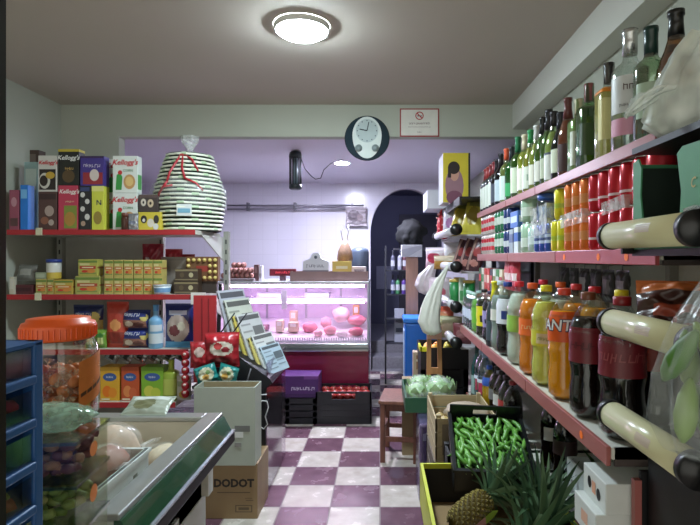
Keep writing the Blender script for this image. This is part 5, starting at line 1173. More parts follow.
tag(co_.build('dark_bag', loc=(PX(411, 6.0), 5.98, 1.66)), 'lumpy black bag on the high shelf in the shade by the arch', 'bag')
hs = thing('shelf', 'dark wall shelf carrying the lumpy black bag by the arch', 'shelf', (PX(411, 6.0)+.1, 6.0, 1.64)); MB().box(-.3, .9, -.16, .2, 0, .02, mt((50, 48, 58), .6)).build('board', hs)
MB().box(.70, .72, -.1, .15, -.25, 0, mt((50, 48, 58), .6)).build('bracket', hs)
ppn = thing('paper_notice', 'pale sheet of paper on the passage wall seen through the arch', 'notice', (PX(384, 9.58), 9.585, .98)); MB().box(-.14, .14, 0, .01, 0, .42, mt((176, 176, 190), .6)).build('sheet', ppn)

# ================================================================ stool
WD = wood((140, 92, 74), .6); WDZ = wood((126, 78, 62), .55, axis='Z')
sx0, sy0 = .165, 4.10
st = thing('stool', 'low wooden stool at the edge of the aisle under the green crate', 'stool', (sx0, sy0, 0), R(-7))
MB().box(-.155, .155, -.20, .20, .445, .472, WD, .006).build('seat', st)
MB().box(-.11, .11, -.155, -.14, .385, .445, WDZ).box(-.11, .11, .14, .155, .385, .445, WDZ).box(-.125, -.11, -.14, .14, .385, .445, WDZ).box(.11, .125, -.14, .14, .385, .445, WDZ).build('apron', st)
for sx in (-1, 1):
    for sy in (-1, 1): MB().box(sx*.125-.018, sx*.125+.018, sy*.165-.018, sy*.165+.018, 0, .446, WDZ, .003).build('leg', st)
for sy in (-1, 1): MB().box(-.11, .11, sy*.165-.01, sy*.165+.01, .16, .195, WDZ).build('stretcher', st)
for sx in (-1, 1): MB().box(sx*.125-.01, sx*.125+.01, -.15, .15, .22, .25, WDZ).build('stretcher', st)

# ================================================================ crates of produce by the shelving
gcx = thing('crate', 'green crate with heads of lettuce between stool and wooden crate', 'crate', (.345, 3.79, .505))
GC = mt((36, 84, 56), .5); CAR = mt((176, 150, 116), .75)
open_box_mb(MB(), .35, .56, .10, .012, GC, CAR).build('body', gcx)
bx = thing('box', 'tan cardboard box raised behind the green crate lettuces', 'box', (.345, 4.12, .0)); MB().box(-.17, .17, -.03, .06, 0, .60, mt((150, 128, 96), .7)).build('body', bx)
def lettuce(loc, r, label, seed):
    t = thing('lettuce', label, 'lettuce', loc, 0, 'wrapped lettuces in the green crate')
    h = MB(); h.ball((0, 0, r*.8), (r, r, r*.85), mt((150, 190, 120), .45, var=.35, scale=18), 20, 14, nz=.22, seed=seed); h.build('head', t)
    rnd = random.Random(seed); lf = MB()
    for k in range(9):
        a = 2*pi*k/9+rnd.uniform(-.2, .2); vs = []; n = 5
        for i in range(n):
            for j in range(3):
                u = i/(n-1); wv = (j-1)*.45*math.sin(pi*(.15+.8*u)); aa = a+wv
                rr = r*(.6+.55*math.sin(u*1.8))+.006*rnd.uniform(-1, 1); vs.append((rr*math.cos(aa), rr*math.sin(aa), .01+u*r*1.5+.006*rnd.uniform(-1, 1)))
        lf.add(vs, [(i*3+j, i*3+j+1, i*3+j+4, i*3+j+3) for i in range(n-1) for j in range(2)], mt((176, 206, 150), .4, var=.25, scale=25), True)
    lf.build('leaf', t)
    fm = MB(); sack(fm, (0, 0, r*.85), r*1.17, r*1.17, r*1.0, bagfilm((222, 230, 222), .28, .15, 30), seed, .12, 18, 12); fm.build('wrapper', t)
    return t
lettuce((.275, 3.68, .518), .085, 'wrapped pale lettuce at the front left of the green crate', 3)
lettuce((.42, 3.66, .518), .105, 'large wrapped pale lettuce at the front right of the green crate', 4)
lettuce((.30, 3.90, .518), .085, 'wrapped pale lettuce at the back left of the green crate', 5)
lettuce((.44, 3.93, .518), .08, 'wrapped pale lettuce at the back right of the green crate', 6)
# wrapped drinks pack holding up the green crate
pk = thing('drinks_pack', 'film-wrapped purple and grey pack standing under the green crate', 'pack', (.37, 3.43, 0))
MB().box(-.12, .12, -.15, .15, 0, .50, mt((110, 96, 130), .5, var=.5, scale=14), .015).build('contents', pk)
pf = MB().box(-.125, .125, -.155, .155, .002, .503, clear((226, 222, 236), .12, .6, .12), .018); pf.build('film', pk)
ps = MB()
for k, (u, v, c) in enumerate(((-.08, .15, (190, 70, 90)), (.02, .12, (196, 110, 60)), (-.03, .3, (150, 60, 110)), (.06, .36, (190, 190, 200)), (-.07, .42, (180, 180, 196)))):
    ps.add([(u-.03, -.1515, v-.025), (u+.03, -.1515, v-.02), (u+.025, -.1515, v+.03), (u-.03, -.1515, v+.02)], [(0, 1, 2, 3)], c)
for k in range(7):
    ps.add([(-.12+k*.035, -.1565, .1+.05*(k % 3)), (-.115+k*.035, -.1565, .1+.05*(k % 3)), (-.085+k*.035, -.1565, .18+.05*(k % 3)), (-.09+k*.035, -.1565, .18+.05*(k % 3))], [(0, 1, 2, 3)], mt((220, 220, 226), .3))
    ps.add([(-.1215, -.13+k*.04, .1+.05*(k % 3)), (-.1215, -.12+k*.04, .1+.05*(k % 3)), (-.1215, -.09+k*.04, .2+.05*(k % 3)), (-.1215, -.10+k*.04, .2+.05*(k % 3))], [(0, 1, 2, 3)], mt((190, 150, 190), .3))
ps.build('print', pk)
# fruit crate with yellow edge, far
fc = thing('crate', 'black fruit crate with a yellow corner behind the wooden frame', 'crate', (.54, 4.56, .62))
open_box_mb(MB(), .40, .44, .18, .014, BCR, mt((24, 24, 26), .7)).build('body', fc); MB().box(-.205, -.15, -.226, -.2, .15, .186, mt((206, 206, 40), .5)).box(-.206, -.19, -.226, .0, .15, .186, mt((206, 206, 40), .5)).build('yellow_corner', fc)
sb = thing('crate', 'black crate supporting the fruit crate behind the wooden frame', 'crate', (.54, 4.56, 0)); slat_crate(sb, .40, .42, .619)
FRU = [((.40, 4.42), (226, 140, 40), 'orange at the left front of the far fruit crate'), ((.47, 4.44), (230, 160, 50), 'orange beside the front left one in the far fruit crate'), ((.42, 4.55), (222, 170, 60), 'yellow-orange fruit in the middle of the far fruit crate'), ((.50, 4.56), (226, 130, 40), 'deep orange fruit in the middle of the far fruit crate'),
       ((.58, 4.45), (196, 190, 60), 'yellow-green fruit at the front of the far fruit crate'), ((.66, 4.46), (206, 200, 70), 'pale yellow fruit at the right of the far fruit crate'), ((.60, 4.58), (190, 180, 50), 'dull yellow fruit at the back of the far fruit crate')]
for i, ((x, y), c, lb) in enumerate(FRU):
    t = thing('fruit', lb, 'fruit', (x, y, .735+.0), 0, 'fruit in the far crate')
    MB().ball((0, 0, .04), .041, mt(c, .4, bump=.2, scale=80), 14, 10).build('flesh', t); MB().tube([(0, 0, .078), (.004, 0, .088)], .004, mt((90, 90, 50), .6), 6).build('stem', t)
MB().box(-.18, .18, -.2, .2, .0, .115, mt((30, 28, 26), .8)).build('liner', fc, (0, 0, .0))
# small wooden folded frame
wf = thing('step_frame', 'narrow folded wooden step frame standing before the fruit crate', 'step stool', (PX(435, 4.12), 4.18, 0))
FW_ = wood((186, 130, 84), .7, axis='Z')
for sx in (-1, 1): MB().prism([(sx*.052-.017, 0), (sx*.052+.017, 0), (sx*.040+.017, 1.0), (sx*.040-.017, 1.0)], -.014, .014, 'y', FW_).build('side_rail', wf)
MB().box(-.06, .06, -.018, .018, .90, 1.0, wood((206, 160, 140), .8, axis='X'), .004).build('top_rail', wf)
for z in (.28, .62): MB().box(-.05, .05, -.012, .012, z, z+.05, FW_).build('rung', wf)
carton('paper_bag', 'small tan printed box at the foot of the blue container', 'box', (PX(420, 4.75), 4.75, .0), .13, .12, .70, (186, 166, 140), [('r', .2, .8, .78, .96, (150, 110, 80)), ('r', .2, .8, .88, .91, (206, 196, 170))])

# wooden crate of ginger and garlic
wc2 = thing('crate', 'pale wooden crate of onions and potatoes behind the pepper crate', 'crate', (.455, 2.96, .48))
WP = wood((190, 172, 132), .8, axis='X')
mb = MB(); w_, d_, h_ = .33, .48, .233
for k in range(3):
    z0 = .012+k*.074
    for sy in (-1, 1): mb.box(-w_/2, w_/2, sy*d_/2-(.008 if sy > 0 else 0), sy*d_/2+(.008 if sy < 0 else 0), z0, z0+.068, WP)
    for sx in (-1, 1): mb.box(sx*w_/2-(.008 if sx > 0 else 0), sx*w_/2+(.008 if sx < 0 else 0), -d_/2, d_/2, z0, z0+.068, WP)
mb.box(-w_/2, w_/2, -d_/2, d_/2, 0, .012, WP)
mb.build('slat_panel', wc2)
MB().box(-w_/2+.01, w_/2-.01, -d_/2+.01, d_/2-.01, .012, .11, mt((110, 90, 66), .8)).build('liner', wc2)
for sx in (-1, 1):
    for sy in (-1, 1): MB().box(sx*(w_/2-.018)-.012, sx*(w_/2-.018)+.012, sy*(d_/2-.018)-.012, sy*(d_/2-.018)+.012, .01, h_+.012, WP).build('corner_post', wc2)
MB().add([(-.13, -d_/2-.002, .04), (.02, -d_/2-.002, .04), (.02, -d_/2-.002, .20), (-.13, -d_/2-.002, .20)], [(0, 1, 2, 3)], (130, 116, 96)).build('paper_label', wc2)
for i, (x, y, r, c, lb) in enumerate(((.335, 2.80, .042, (206, 180, 120), 'golden onion at the front left of the wooden crate'), (.36, 2.90, .045, (196, 170, 110), 'golden onion behind the front left one in the wooden crate'), (.345, 3.0, .04, (186, 160, 106), 'onion at the back left of the wooden crate'), (.42, 3.1, .042, (190, 150, 100), 'brown onion at the back of the wooden crate'))):
    t = thing('onion', lb, 'onion', (x, y, .591), 0, 'onions in the wooden crate')
    MB().lathe([(.0005, 0), (r*.6, r*.1), (r, r*.7), (r*.95, r), (r*.5, r*1.5), (r*.15, r*1.75), (.0005, r*1.8)], mt(c, .4, var=.2), 14).build('bulb', t)
    MB().tube([(0, 0, r*1.7), (.004, .002, r*2.0)], .004, mt((150, 120, 70), .7), 6).build('stalk', t)
gbag = MB(); sack(gbag, (0, 0, .065), .125, .17, .065, mt((176, 160, 136), .4, var=.35, scale=18, bump=.6), 12, .3, 22, 14)
tag(gbag.build('produce_bag', loc=(.49, 2.93, .6)), 'crinkled bag of pale roots lying in the wooden crate', 'bag')
bb = thing('crate', 'grey-brown crate under the wooden onion crate', 'crate', (.455, 2.96, 0)); slat_crate(bb, .34, .46, .478, m=mt((96, 84, 70), .7), rows=5)

# black crate of green peppers, tipped towards the aisle
fl_, fr_ = P(457.5, 471, 2.15), P(533, 471, 2.15)
bl_, br_ = P(447.5, 413, 2.5), P(521, 413, 2.5)
fm_, bm_ = (fl_+fr_)/2, (bl_+br_)/2
ev = (bm_-fm_); D_ = ev.length; ev.normalize(); eu = ((fr_-fl_)+(br_-bl_)).normalized(); eu = (eu-ev*eu.dot(ev)).normalized(); en = eu.cross(ev)
CW = ((fr_-fl_).length+(br_-bl_).length)/2; CD = .12
ctr = (fm_+bm_)/2-en*CD
Mc = Matrix((eu, ev, en)).transposed()
pc_ = thing('crate', 'tilted black plastic crate full of green peppers', 'crate', ctr, rot=Mc.to_euler())
PCB = mt((22, 24, 26), .35)
mb = MB(); t_ = .008
mb.box(-CW/2, CW/2, -D_/2, D_/2, 0, .008, PCB)
for sx in (-1, 1): mb.box(sx*CW/2-(t_ if sx > 0 else 0), sx*CW/2+(t_ if sx < 0 else 0), -D_/2, D_/2, 0, CD, PCB)
mb.box(-CW/2, CW/2, -D_/2, -D_/2+t_, 0, CD, PCB)
hz = CD+.045   # raised back with a hand slot
mb.box(-CW/2, CW/2, D_/2-t_, D_/2, 0, CD-.005, PCB); mb.box(-CW/2, -.055, D_/2-t_, D_/2, CD-.005, hz, PCB); mb.box(.055, CW/2, D_/2-t_, D_/2, CD-.005, hz, PCB); mb.box(-.056, .056, D_/2-t_, D_/2, CD+.022, hz, PCB)
mb.box(-CW/2-.008, CW/2+.008, -D_/2-.008, -D_/2+.004, CD-.012, CD, PCB)
for sx in (-1, 1): mb.box(sx*(CW/2+.002)-.006, sx*(CW/2+.002)+.006, -D_/2-.008, D_/2, CD-.012, CD, PCB)
mb.build('body', pc_)
MB().box(-CW/2+t_, CW/2-t_, -D_/2+t_, D_/2-t_, .008, CD-.045, mt((30, 46, 26), .8)).build('liner', pc_)
GRP = [mt((92, 150, 58), .38, var=.2, scale=30), mt((84, 140, 50), .38, var=.2, scale=30), mt((108, 164, 70), .38, var=.2, scale=30)]
protos = []
rnd = random.Random(21)
def pepper_mesh(i):
    mb = MB(); L_ = .088+.012*(i % 3); b_ = .012*(1 if i % 2 else -1)
    pts = [(b_*math.sin(pi*u), u*L_-L_/2, .004*math.sin(3*u)) for u in (0, .08, .25, .5, .75, .92, 1)]
    mb.tube(pts, [.003, .0075, .0105, .0105, .0095, .006, .002], GRP[i % 3], 9)
    mb.tube([(b_*.1, -L_/2-.012, .003), (0, -L_/2+.003, 0)], .0022, mt((120, 150, 80), .6), 5)
    return mb
k = 0
for lay in range(2):
    nr_, nc = (4, 13)
    for r_ in range(nr_):
        for c_ in range(nc):
            u = -CW/2+.028+(CW-.056)*(c_+.5*(lay))/(nc-.5)+rnd.uniform(-.006, .006)
            v = -D_/2+.06+(D_-.115)*(r_+.35*lay)/(nr_-1+.35)+rnd.uniform(-.008, .008)
            ang = rnd.gauss(0, .42)+(.25 if u < 0 else -.2)
            n_ = CD-.034+.016*lay+rnd.uniform(0, .006)
            u = max(-CW/2+.03, min(CW/2-.03, u)); v = max(-D_/2+.06, min(D_/2-.06, v))
            loc = ctr+eu*u+ev*v+en*n_
            i = k % 6
            if i >= len(protos):
                o = pepper_mesh(i).build('green_pepper'); tag(o, 'small green pepper in the tilted black crate', 'pepper', 'green peppers in the black crate'); protos.append(o)
            else:
                o = protos[i].copy(); COL.objects.link(o)
            o.location = loc; o.rotation_euler = (Mc @ Matrix.Rotation(ang, 3, 'Z') @ Matrix.Rotation(rnd.uniform(-.15, .15), 3, 'X')).to_euler()
            k += 1
ub = thing('crate', 'dark crate beneath the tilted pepper crate', 'crate', (.49, 2.52, 0)); slat_crate(ub, .34, .18, .63, m=mt((30, 30, 30), .6), rows=6)

# black and yellow box of pineapples
bx0, bx1, by0, by1, bz0, bz1 = .184, .70, 1.62, 2.40, .42, .604
pbx = thing('box', 'black and yellow cardboard box holding pineapples', 'box', ((bx0+bx1)/2, (by0+by1)/2, bz0))
W2, D2, H2 = bx1-bx0, by1-by0, bz1-bz0
YL = mt((196, 200, 44), .5, var=.15); BK2 = mt((24, 22, 22), .6); TAN = mt((150, 122, 84), .75, var=.2)
mb = MB(); mb.box(-W2/2, W2/2, -D2/2, D2/2, 0, .008, TAN)
for sy in (-1, 1):
    mb.box(-W2/2, W2/2, sy*D2/2-(.01 if sy > 0 else 0), sy*D2/2+(.01 if sy < 0 else 0), .008, H2-.022, BK2); mb.box(-W2/2, W2/2, sy*D2/2-(.011 if sy > 0 else -.0), sy*D2/2+(.011 if sy < 0 else 0), H2-.022, H2, YL)
for sx in (-1, 1):
    mb.box(sx*W2/2-(.012 if sx > 0 else -.004), sx*W2/2+(.012 if sx < 0 else -.004), -D2/2+.01, D2/2-.01, .008, H2-.01, BK2)
    mb.box(sx*W2/2-(.004 if sx > 0 else 0), sx*W2/2+(.004 if sx < 0 else 0), -D2/2, D2/2, 0, H2, YL)
    mb.box(sx*W2/2-(.014 if sx > 0 else 0), sx*W2/2+(.014 if sx < 0 else 0), -D2/2+.011, D2/2-.011, H2-.01, H2+.002, YL)
mb.build('body', pbx)
ub2 = thing('crate', 'plain dark crate under the pineapple box', 'crate', ((bx0+bx1)/2, 2.0, 0)); slat_crate(ub2, .48, .70, .419, m=mt((40, 36, 34), .6), rows=4)
def pineapple(label, base, axis, L_, r, seed, crown_len, nleaf=46):
    """base: centre of the fruit's bottom; axis: direction to the crown"""
    ax = Vector(axis).normalized(); q = Vector((0, 0, 1)).rotation_difference(ax)
    t = thing('pineapple', label, 'pineapple', base, rot=q.to_euler(), group='pineapples in the black and yellow box')
    mb = MB(); n, mrow = 14, 14
    core = [(r*.55, 0), (r*.85, L_*.08), (r*.97, L_*.3), (r*.97, L_*.6), (r*.8, L_*.88), (r*.45, L_*.99), (.001, L_)]
    mb.lathe(core, mt((96, 84, 34), .6), 24)
    for j in range(mrow):
        zz = L_*(.04+.92*j/(mrow-1)); rr = rad_at(core, zz)
        for i in range(n):
            a = 2*pi*(i+.5*(j % 2))/n; c = Vector((rr*math.cos(a), rr*math.sin(a), zz)); nrm = Vector((math.cos(a), math.sin(a), 0)); tg = Vector((-math.sin(a), math.cos(a), 0))
            s_ = rr*pi/n*.92; hgt = L_/mrow*.9
            vs = [c+tg*s_, c+Vector((0, 0, hgt)), c-tg*s_, c-Vector((0, 0, hgt)), c+nrm*.010]
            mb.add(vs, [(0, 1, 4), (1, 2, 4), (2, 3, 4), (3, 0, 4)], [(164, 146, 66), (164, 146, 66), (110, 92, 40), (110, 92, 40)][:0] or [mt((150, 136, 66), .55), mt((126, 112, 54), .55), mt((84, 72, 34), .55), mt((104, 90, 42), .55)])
    mb.build('fruit', t)
    rnd = random.Random(seed); lf = MB()
    LM = [mt((44, 72, 48), .4, var=.2), mt((64, 92, 62), .4, var=.2), mt((96, 122, 88), .4, var=.2)]
    for k in range(nleaf):
        a = k*2.39996+rnd.uniform(-.2, .2); f = k/nleaf; spread = .25+1.15*(1-f)**.8; ll = crown_len*(.65+.45*math.sin(pi*(.25+.6*f)))*rnd.uniform(.85, 1.1)
        rad = Vector((math.cos(a), math.sin(a), 0)); tg = Vector((-math.sin(a), math.cos(a), 0)); p = Vector((0, 0, L_*.97+.03*f))+rad*.018*(1-f)
        vs = []; n_ = 6; dirv = rad*math.sin(spread*.55)+Vector((0, 0, 1))*math.cos(spread*.55)
        for i in range(n_+1):
            u = i/n_; wd = .015*(1-u**1.8)+.0005
            bend = spread*.55+u*spread*.75; dirv = rad*math.sin(bend)+Vector((0, 0, 1))*math.cos(bend)
            if i: p = p+dirv*(ll/n_)
            inn = rad*math.cos(bend)*-1+Vector((0, 0, 1))*math.sin(bend)
            vs += [p+tg*wd+inn*wd*.35, p, p-tg*wd+inn*wd*.35]
        fs = []
        for i in range(n_): fs += [(3*i, 3*i+1, 3*i+4, 3*i+3), (3*i+1, 3*i+2, 3*i+5, 3*i+4)]
        lf.add(vs, fs, LM[k % 3], True)
    lf.build('crown', t)
    return t
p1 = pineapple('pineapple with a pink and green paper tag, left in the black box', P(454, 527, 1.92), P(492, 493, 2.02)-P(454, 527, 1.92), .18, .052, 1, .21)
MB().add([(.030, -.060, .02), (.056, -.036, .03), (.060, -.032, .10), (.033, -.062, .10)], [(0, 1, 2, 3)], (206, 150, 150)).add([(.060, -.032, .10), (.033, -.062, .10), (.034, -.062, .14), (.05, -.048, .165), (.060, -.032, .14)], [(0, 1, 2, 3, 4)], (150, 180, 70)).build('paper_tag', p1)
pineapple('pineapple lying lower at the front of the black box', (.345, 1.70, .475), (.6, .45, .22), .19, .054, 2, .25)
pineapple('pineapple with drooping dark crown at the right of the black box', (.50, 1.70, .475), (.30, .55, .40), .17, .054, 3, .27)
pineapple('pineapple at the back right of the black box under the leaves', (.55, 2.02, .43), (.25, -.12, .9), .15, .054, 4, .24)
# ================================================================ black magazine rack at the end of the left shelving
BKR = mt((20, 20, 24), .4); ACR = clear((228, 216, 228), .12, .55, .12)
mr = thing('magazine_rack', 'black magazine rack with sloping top at the end of the left shelving', 'rack', (-.95, 3.65, 0))
def mb_(n, m, par=mr): return m.build(n, par, (.95, -3.65, 0))
mb_('cabinet', MB().box(-1.17, -.745, 3.385, 3.95, 0, .70, BKR, .004))
mb_('sloping_top', MB().prism([(-1.17, .70), (-.745, .70), (-.70, .735), (-.72, .765), (-1.0, .965), (-1.17, .99)], 3.385, 3.95, 'y', BKR))
mb_('ledge', MB().box(-1.17, -.93, 3.235, 3.385, .735, .752, BKR).box(-1.17, -.93, 3.335, 3.385, .752, .845, BKR).box(-1.17, -.93, 3.355, 3.385, .70, .74, BKR))
mb_('side_panel', MB().box(-.742, -.736, 3.39, 4.05, .02, .86, ACR))
hb2 = MB().box(-1.245, -1.095, 3.47, 3.49, .72, 1.30, mt((170, 36, 44), .45)).box(-1.19, -1.185, 3.465, 3.47, .9, 1.28, mt((130, 24, 34), .5)).box(-1.145, -1.14, 3.465, 3.47, .9, 1.28, mt((130, 24, 34), .5))
mb_('header_board', hb2)
for x in (-1.06, -.98):
    mb_('wire_divider', MB().tube([(x-.06, 3.40, .95), (x+.11, 3.40, 1.19)], .005, BKR, 6))
mb_('wire_divider', MB().tube([(-.88, 3.384, .70), (-.84, 3.384, .83)], .005, mt((130, 130, 136), .3, metal=.6), 6))
# newspapers and magazines leaning in the slots
mags = [(-0.945, 0.943, .40, (170, 172, 180), 'tall grey newspaper, leftmost in the black rack'), (-0.900, 0.911, .37, (186, 190, 176), 'pale green-grey newspaper second from left in the black rack'), (-0.860, 0.882, .29, (206, 190, 96), 'yellow-edged magazine in the middle of the black rack'),
        (-0.820, 0.854, .33, (190, 192, 190), 'broad white newspaper behind the yellow-edged magazine'), (-0.775, 0.822, .20, (214, 200, 120), 'small yellow magazine in the right half of the black rack'), (-0.735, 0.793, .25, (206, 208, 204), 'white newspaper with dense text, second from the right'), (-0.695, 0.764, .20, (176, 196, 206), 'blue and white magazine at the right end of the black rack')]
for i, (x, z, h_, c, lb) in enumerate(mags):
    dec = [('r', .06, .94, .86, .96, tuple(v*.45 for v in c))]
    for k in range(9): dec.append(('r', .06+.46*(k % 2), .46+.46*(k % 2), .74-.075*k, .78-.075*k, tuple(v*.75 for v in c)))
    dec.append(('r', .5, .94, .45, .7, tuple(v*.55 for v in c)))
    o = carton('newspaper', lb, 'newspaper' if 'newspaper' in lb else 'magazine', (x, 3.62, z), .012, .30-.01*i, h_, c, dec[:6], dec, group='papers in the black magazine rack', bev=0)
    o.rotation_euler = (0, R(-17-1.8*i), R(-20))
# snack bags on its front ledge
pouch('snack_bag', 'glossy red and white sweet bag standing on the black rack ledge', 'snack bag', (-1.02, 3.36, .846), .215, .225, .08, (150, 30, 40), [('e', .5, .55, .36, .20, (206, 196, 180)), ('e', .4, .62, .12, .1, (190, 60, 60)), ('e', .62, .52, .12, .08, (150, 40, 50)), ('e', .45, .2, .3, .1, (90, 30, 30)), ('r', .0, 1, .8, 1, (176, 36, 46))], rz=.15, seed=91, wr=.014)
pouch('snack_bag', 'small red bag tucked left of the glossy red sweet bag', 'snack bag', (-1.16, 3.34, .846), .11, .17, .05, (160, 36, 44), [('e', .5, .6, .3, .18, (206, 180, 170))], rz=.3, seed=92, wr=.01, nu=10, nv=12)
for i, (x, rz) in enumerate(((-1.075, .25), (-.975, -.2))):
    pouch('snack_bag', ['teal snack bag with cream middle, left of the pair on the ledge', 'teal snack bag with cream middle, right of the pair on the ledge'][i], 'snack bag', (x, 3.285, .7525), .13, .125, .05, (40, 130, 126), [('e', .5, .55, .36, .36, (206, 206, 176)), ('e', .45, .45, .16, .14, (206, 160, 80)), ('e', .6, .65, .12, .1, (120, 150, 90))], rz=rz, roll=.25 if i else -.3, seed=95+i, wr=.012, nu=12, nv=12, group='teal snack bags on the ledge')
# white open carton on the printed brown box
wx = thing('box', 'open white cardboard box with grey tape standing on the brown box', 'box', (-.915, 3.14, .3285))
mb = MB(); open_box_mb(mb, .36, .16, .46, .006, mt((176, 182, 168), .6, var=.06), mt((150, 136, 104), .7), mt((140, 124, 96), .7))
mb.build('body', wx)
MB().box(-.172, .172, -.072, -.0715, .05, .458, mt((150, 136, 104), .7)).box(-.172, .172, .0715, .072, .05, .458, mt((164, 150, 116), .7)).build('lining', wx)
MB().box(.06, .15, -.082, -.0802, .20, .235, mt((120, 120, 116), .5)).build('tape', wx)
MB().box(.05, .11, -.0825, -.0803, .165, .198, mt((222, 224, 220), .5)).build('paper_label', wx)
MB().box(.06, .10, -.083, -.0804, .11, .135, mt((140, 140, 134), .5)).build('tape', wx)
carton('box', 'brown cardboard box with big dark lettering on the floor', 'box', (-.885, 3.24, 0), .315, .30, .328, (150, 124, 88),
       [('t', 'DODOT', .55, .64, .064, (44, 36, 30), 0, .045), ('r', .24, .86, .47, .485, (96, 78, 58)), ('r', .58, .9, .12, .25, (100, 82, 60)), ('r', .6, .88, .135, .235, (150, 124, 88)), ('r', .64, .84, .16, .21, (104, 86, 62)), ('r', .78, .92, .33, .345, (110, 90, 66)), ('r', .76, .9, .37, .38, (110, 90, 66))], [('r', .35, .65, .0, 1, (160, 136, 100))], bev=.003)
cbl = MB(); cbl.tube([(0, 0, .10), (.02, -.005, .125), (.05, 0, .12), (.06, 0, .08), (.04, -.003, .02), (.055, 0, -.03), (.03, 0, -.06), (.0, 0, -.04)], .004, mt((206, 206, 206), .4), 6).tube([(-.005, 0, .16), (.05, -.004, .165)], .004, mt((206, 206, 206), .4), 6)
tag(cbl.build('cable', loc=(-.785, 3.378, .50)), 'white looped cable hanging on the front of the black rack', 'cable')
# ================================================================ chest freezer
fz = thing('chest_freezer', 'open-topped chest freezer with metal rim and green glass edge', 'freezer', (-1.1, 1.9, 0))
def fzb(n, m, par=fz): return m.build(n, par, (1.1, -1.9, 0))
BODY = mt((196, 202, 192), .35, var=.05); ALU = mt((170, 172, 168), .3, metal=.6); INN = mt((206, 200, 184), .5, var=.1, scale=4)
fx0, fx1, fy0, fy1 = -1.70, -.695, 1.415, 2.35
fzb('body', MB().box(fx0, fx1-.09, fy0, fy1, .06, .50, BODY, .01).box(fx1-.15, fx1-.09, fy0, fy1, .50, .72, BODY).box(fx1-.09, fx1, fy0, fy1, .68, .74, BODY).box(fx0, fx0+.06, fy0, fy1, .50, .74, BODY).box(fx0+.06, fx1-.06, fy0, fy0+.06, .50, .74, BODY).box(fx0+.06, fx1-.06, fy1-.06, fy1, .50, .74, BODY))
fzb('inner_lining', MB().box(fx0+.06, fx1-.09, fy0+.06, fy1-.06, .50, .62, INN).box(fx1-.096, fx1-.09, fy0+.06, fy1-.06, .62, .83, INN).box(fx0+.06, fx0+.066, fy0+.06, fy1-.06, .505, .83, INN).box(fx0+.06, fx1-.06, fy1-.066, fy1-.06, .505, .83, INN).box(fx0+.06, fx1-.06, fy0+.06, fy0+.066, .505, .83, INN))
GG = mt((26, 70, 44), .2, var=.5, scale=5, coat=.5)
fzb('glass_edge', MB().prism([(fx1-.03, .74), (fx1+.028, .765), (fx1-.01, .835), (fx1-.03, .835)], fy0, fy1, 'y', GG))
fzb('bumper', MB().box(fx1, fx1+.035, fy0, fy1+.02, .715, .765, mt((14, 15, 22), .5), .008))
fzb('bumper_trim', MB().box(fx1+.02, fx1+.037, fy0, fy1+.015, .765, .772, mt((190, 196, 206), .2, metal=.7)))
fzb('rim', MB().box(fx1-.085, fx1-.015, fy0, fy1, .832, .852, ALU, .004).box(fx0, fx0+.08, fy0, fy1, .832, .852, ALU).box(fx0+.081, fx1-.086, fy1-.07, fy1, .832, .852, ALU, .004).box(fx0+.081, fx1-.086, fy0, fy0+.07, .832, .852, ALU).box(fx0+.01, fx1-.09, fy1-.05, fy1, .741, .831, BODY).box(fx0+.01, fx1-.155, fy0, fy0+.05, .741, .831, BODY))
fzb('side_plate', MB().box(fx1-.09, fx1-.078, fy0+.02, fy1-.35, .08, .55, mt((176, 180, 170), .4)))
fzb('frame_rail', MB().box(fx1-.09, fx1-.03, fy0, fy1, .735, .832, BODY).box(fx1-.15, fx1-.085, fy0, fy0+.06, .50, .832, BODY))
fzb('foot', MB().box(fx1-.17, fx1-.10, fy1-.12, fy1-.05, 0, .06, BKR)); fzb('foot', MB().box(fx0+.03, fx0+.10, fy1-.12, fy1-.05, 0, .06, BKR)); fzb('foot', MB().box(fx1-.17, fx1-.10, fy0+.05, fy0+.12, 0, .06, BKR)); fzb('foot', MB().box(fx0+.03, fx0+.10, fy0+.05, fy0+.12, 0, .06, BKR))
wbk = thing('basket', 'white plastic basket with slotted end standing in the freezer', 'basket', (-1.013, 1.62, .6205))
WPL = mt((206, 212, 206), .4)
mb = MB(); w_, d_, h_ = .42, .34, .275
mb.box(-w_/2, w_/2, -d_/2, d_/2, 0, .01, WPL)
for sy in (-1, 1): mb.box(-w_/2, w_/2, sy*d_/2-.006, sy*d_/2+.006, 0, h_, WPL)
mb.box(-w_/2-.006, -w_/2+.006, -d_/2, d_/2, 0, h_, WPL)
x = w_/2; mb.box(x-.006, x+.006, -d_/2, d_/2, 0, .10, WPL); mb.box(x-.006, x+.006, -d_/2, .06, .10, h_-.05, WPL); mb.box(x-.006, x+.006, .09, d_/2, .10, h_-.05, WPL); mb.box(x-.006, x+.006, -d_/2, d_/2, h_-.05, h_, WPL)
mb.box(x-.002, x+.012, -d_/2-.01, d_/2+.01, h_-.012, h_, WPL)
mb.build('body', wbk)
MB().box(-w_/2+.01, w_/2-.01, -d_/2+.01, d_/2-.01, .01, .20, mt((120, 104, 86), .8)).build('liner', wbk)
def loaf(label, loc, r, c, seed, rz=0.0, film=(226, 224, 216)):
    t = thing('bread_bag', label, 'bread', loc, rz, 'bagged bread in the freezer')
    MB().ball((0, 0, r[2]), r, mt(c, .7, var=.25, scale=16, bump=.4), 18, 12, nz=.14, seed=seed).build('bread', t)
    f = MB(); sack(f, (0, 0, r[2]*1.05), r[0]*1.13, r[1]*1.13, r[2]*1.1, bagfilm(film, .17, .12, 26), seed, .12, 20, 14)
    f.add([(r[0]*.9, -.03, r[2]), (r[0]*1.55, -.05, r[2]*1.5), (r[0]*1.6, .04, r[2]*1.3), (r[0]*.9, .03, r[2]*1.2)], [(0, 1, 2, 3)], bagfilm(film, .4, .12, 26)); f.build('film', t)
    return t
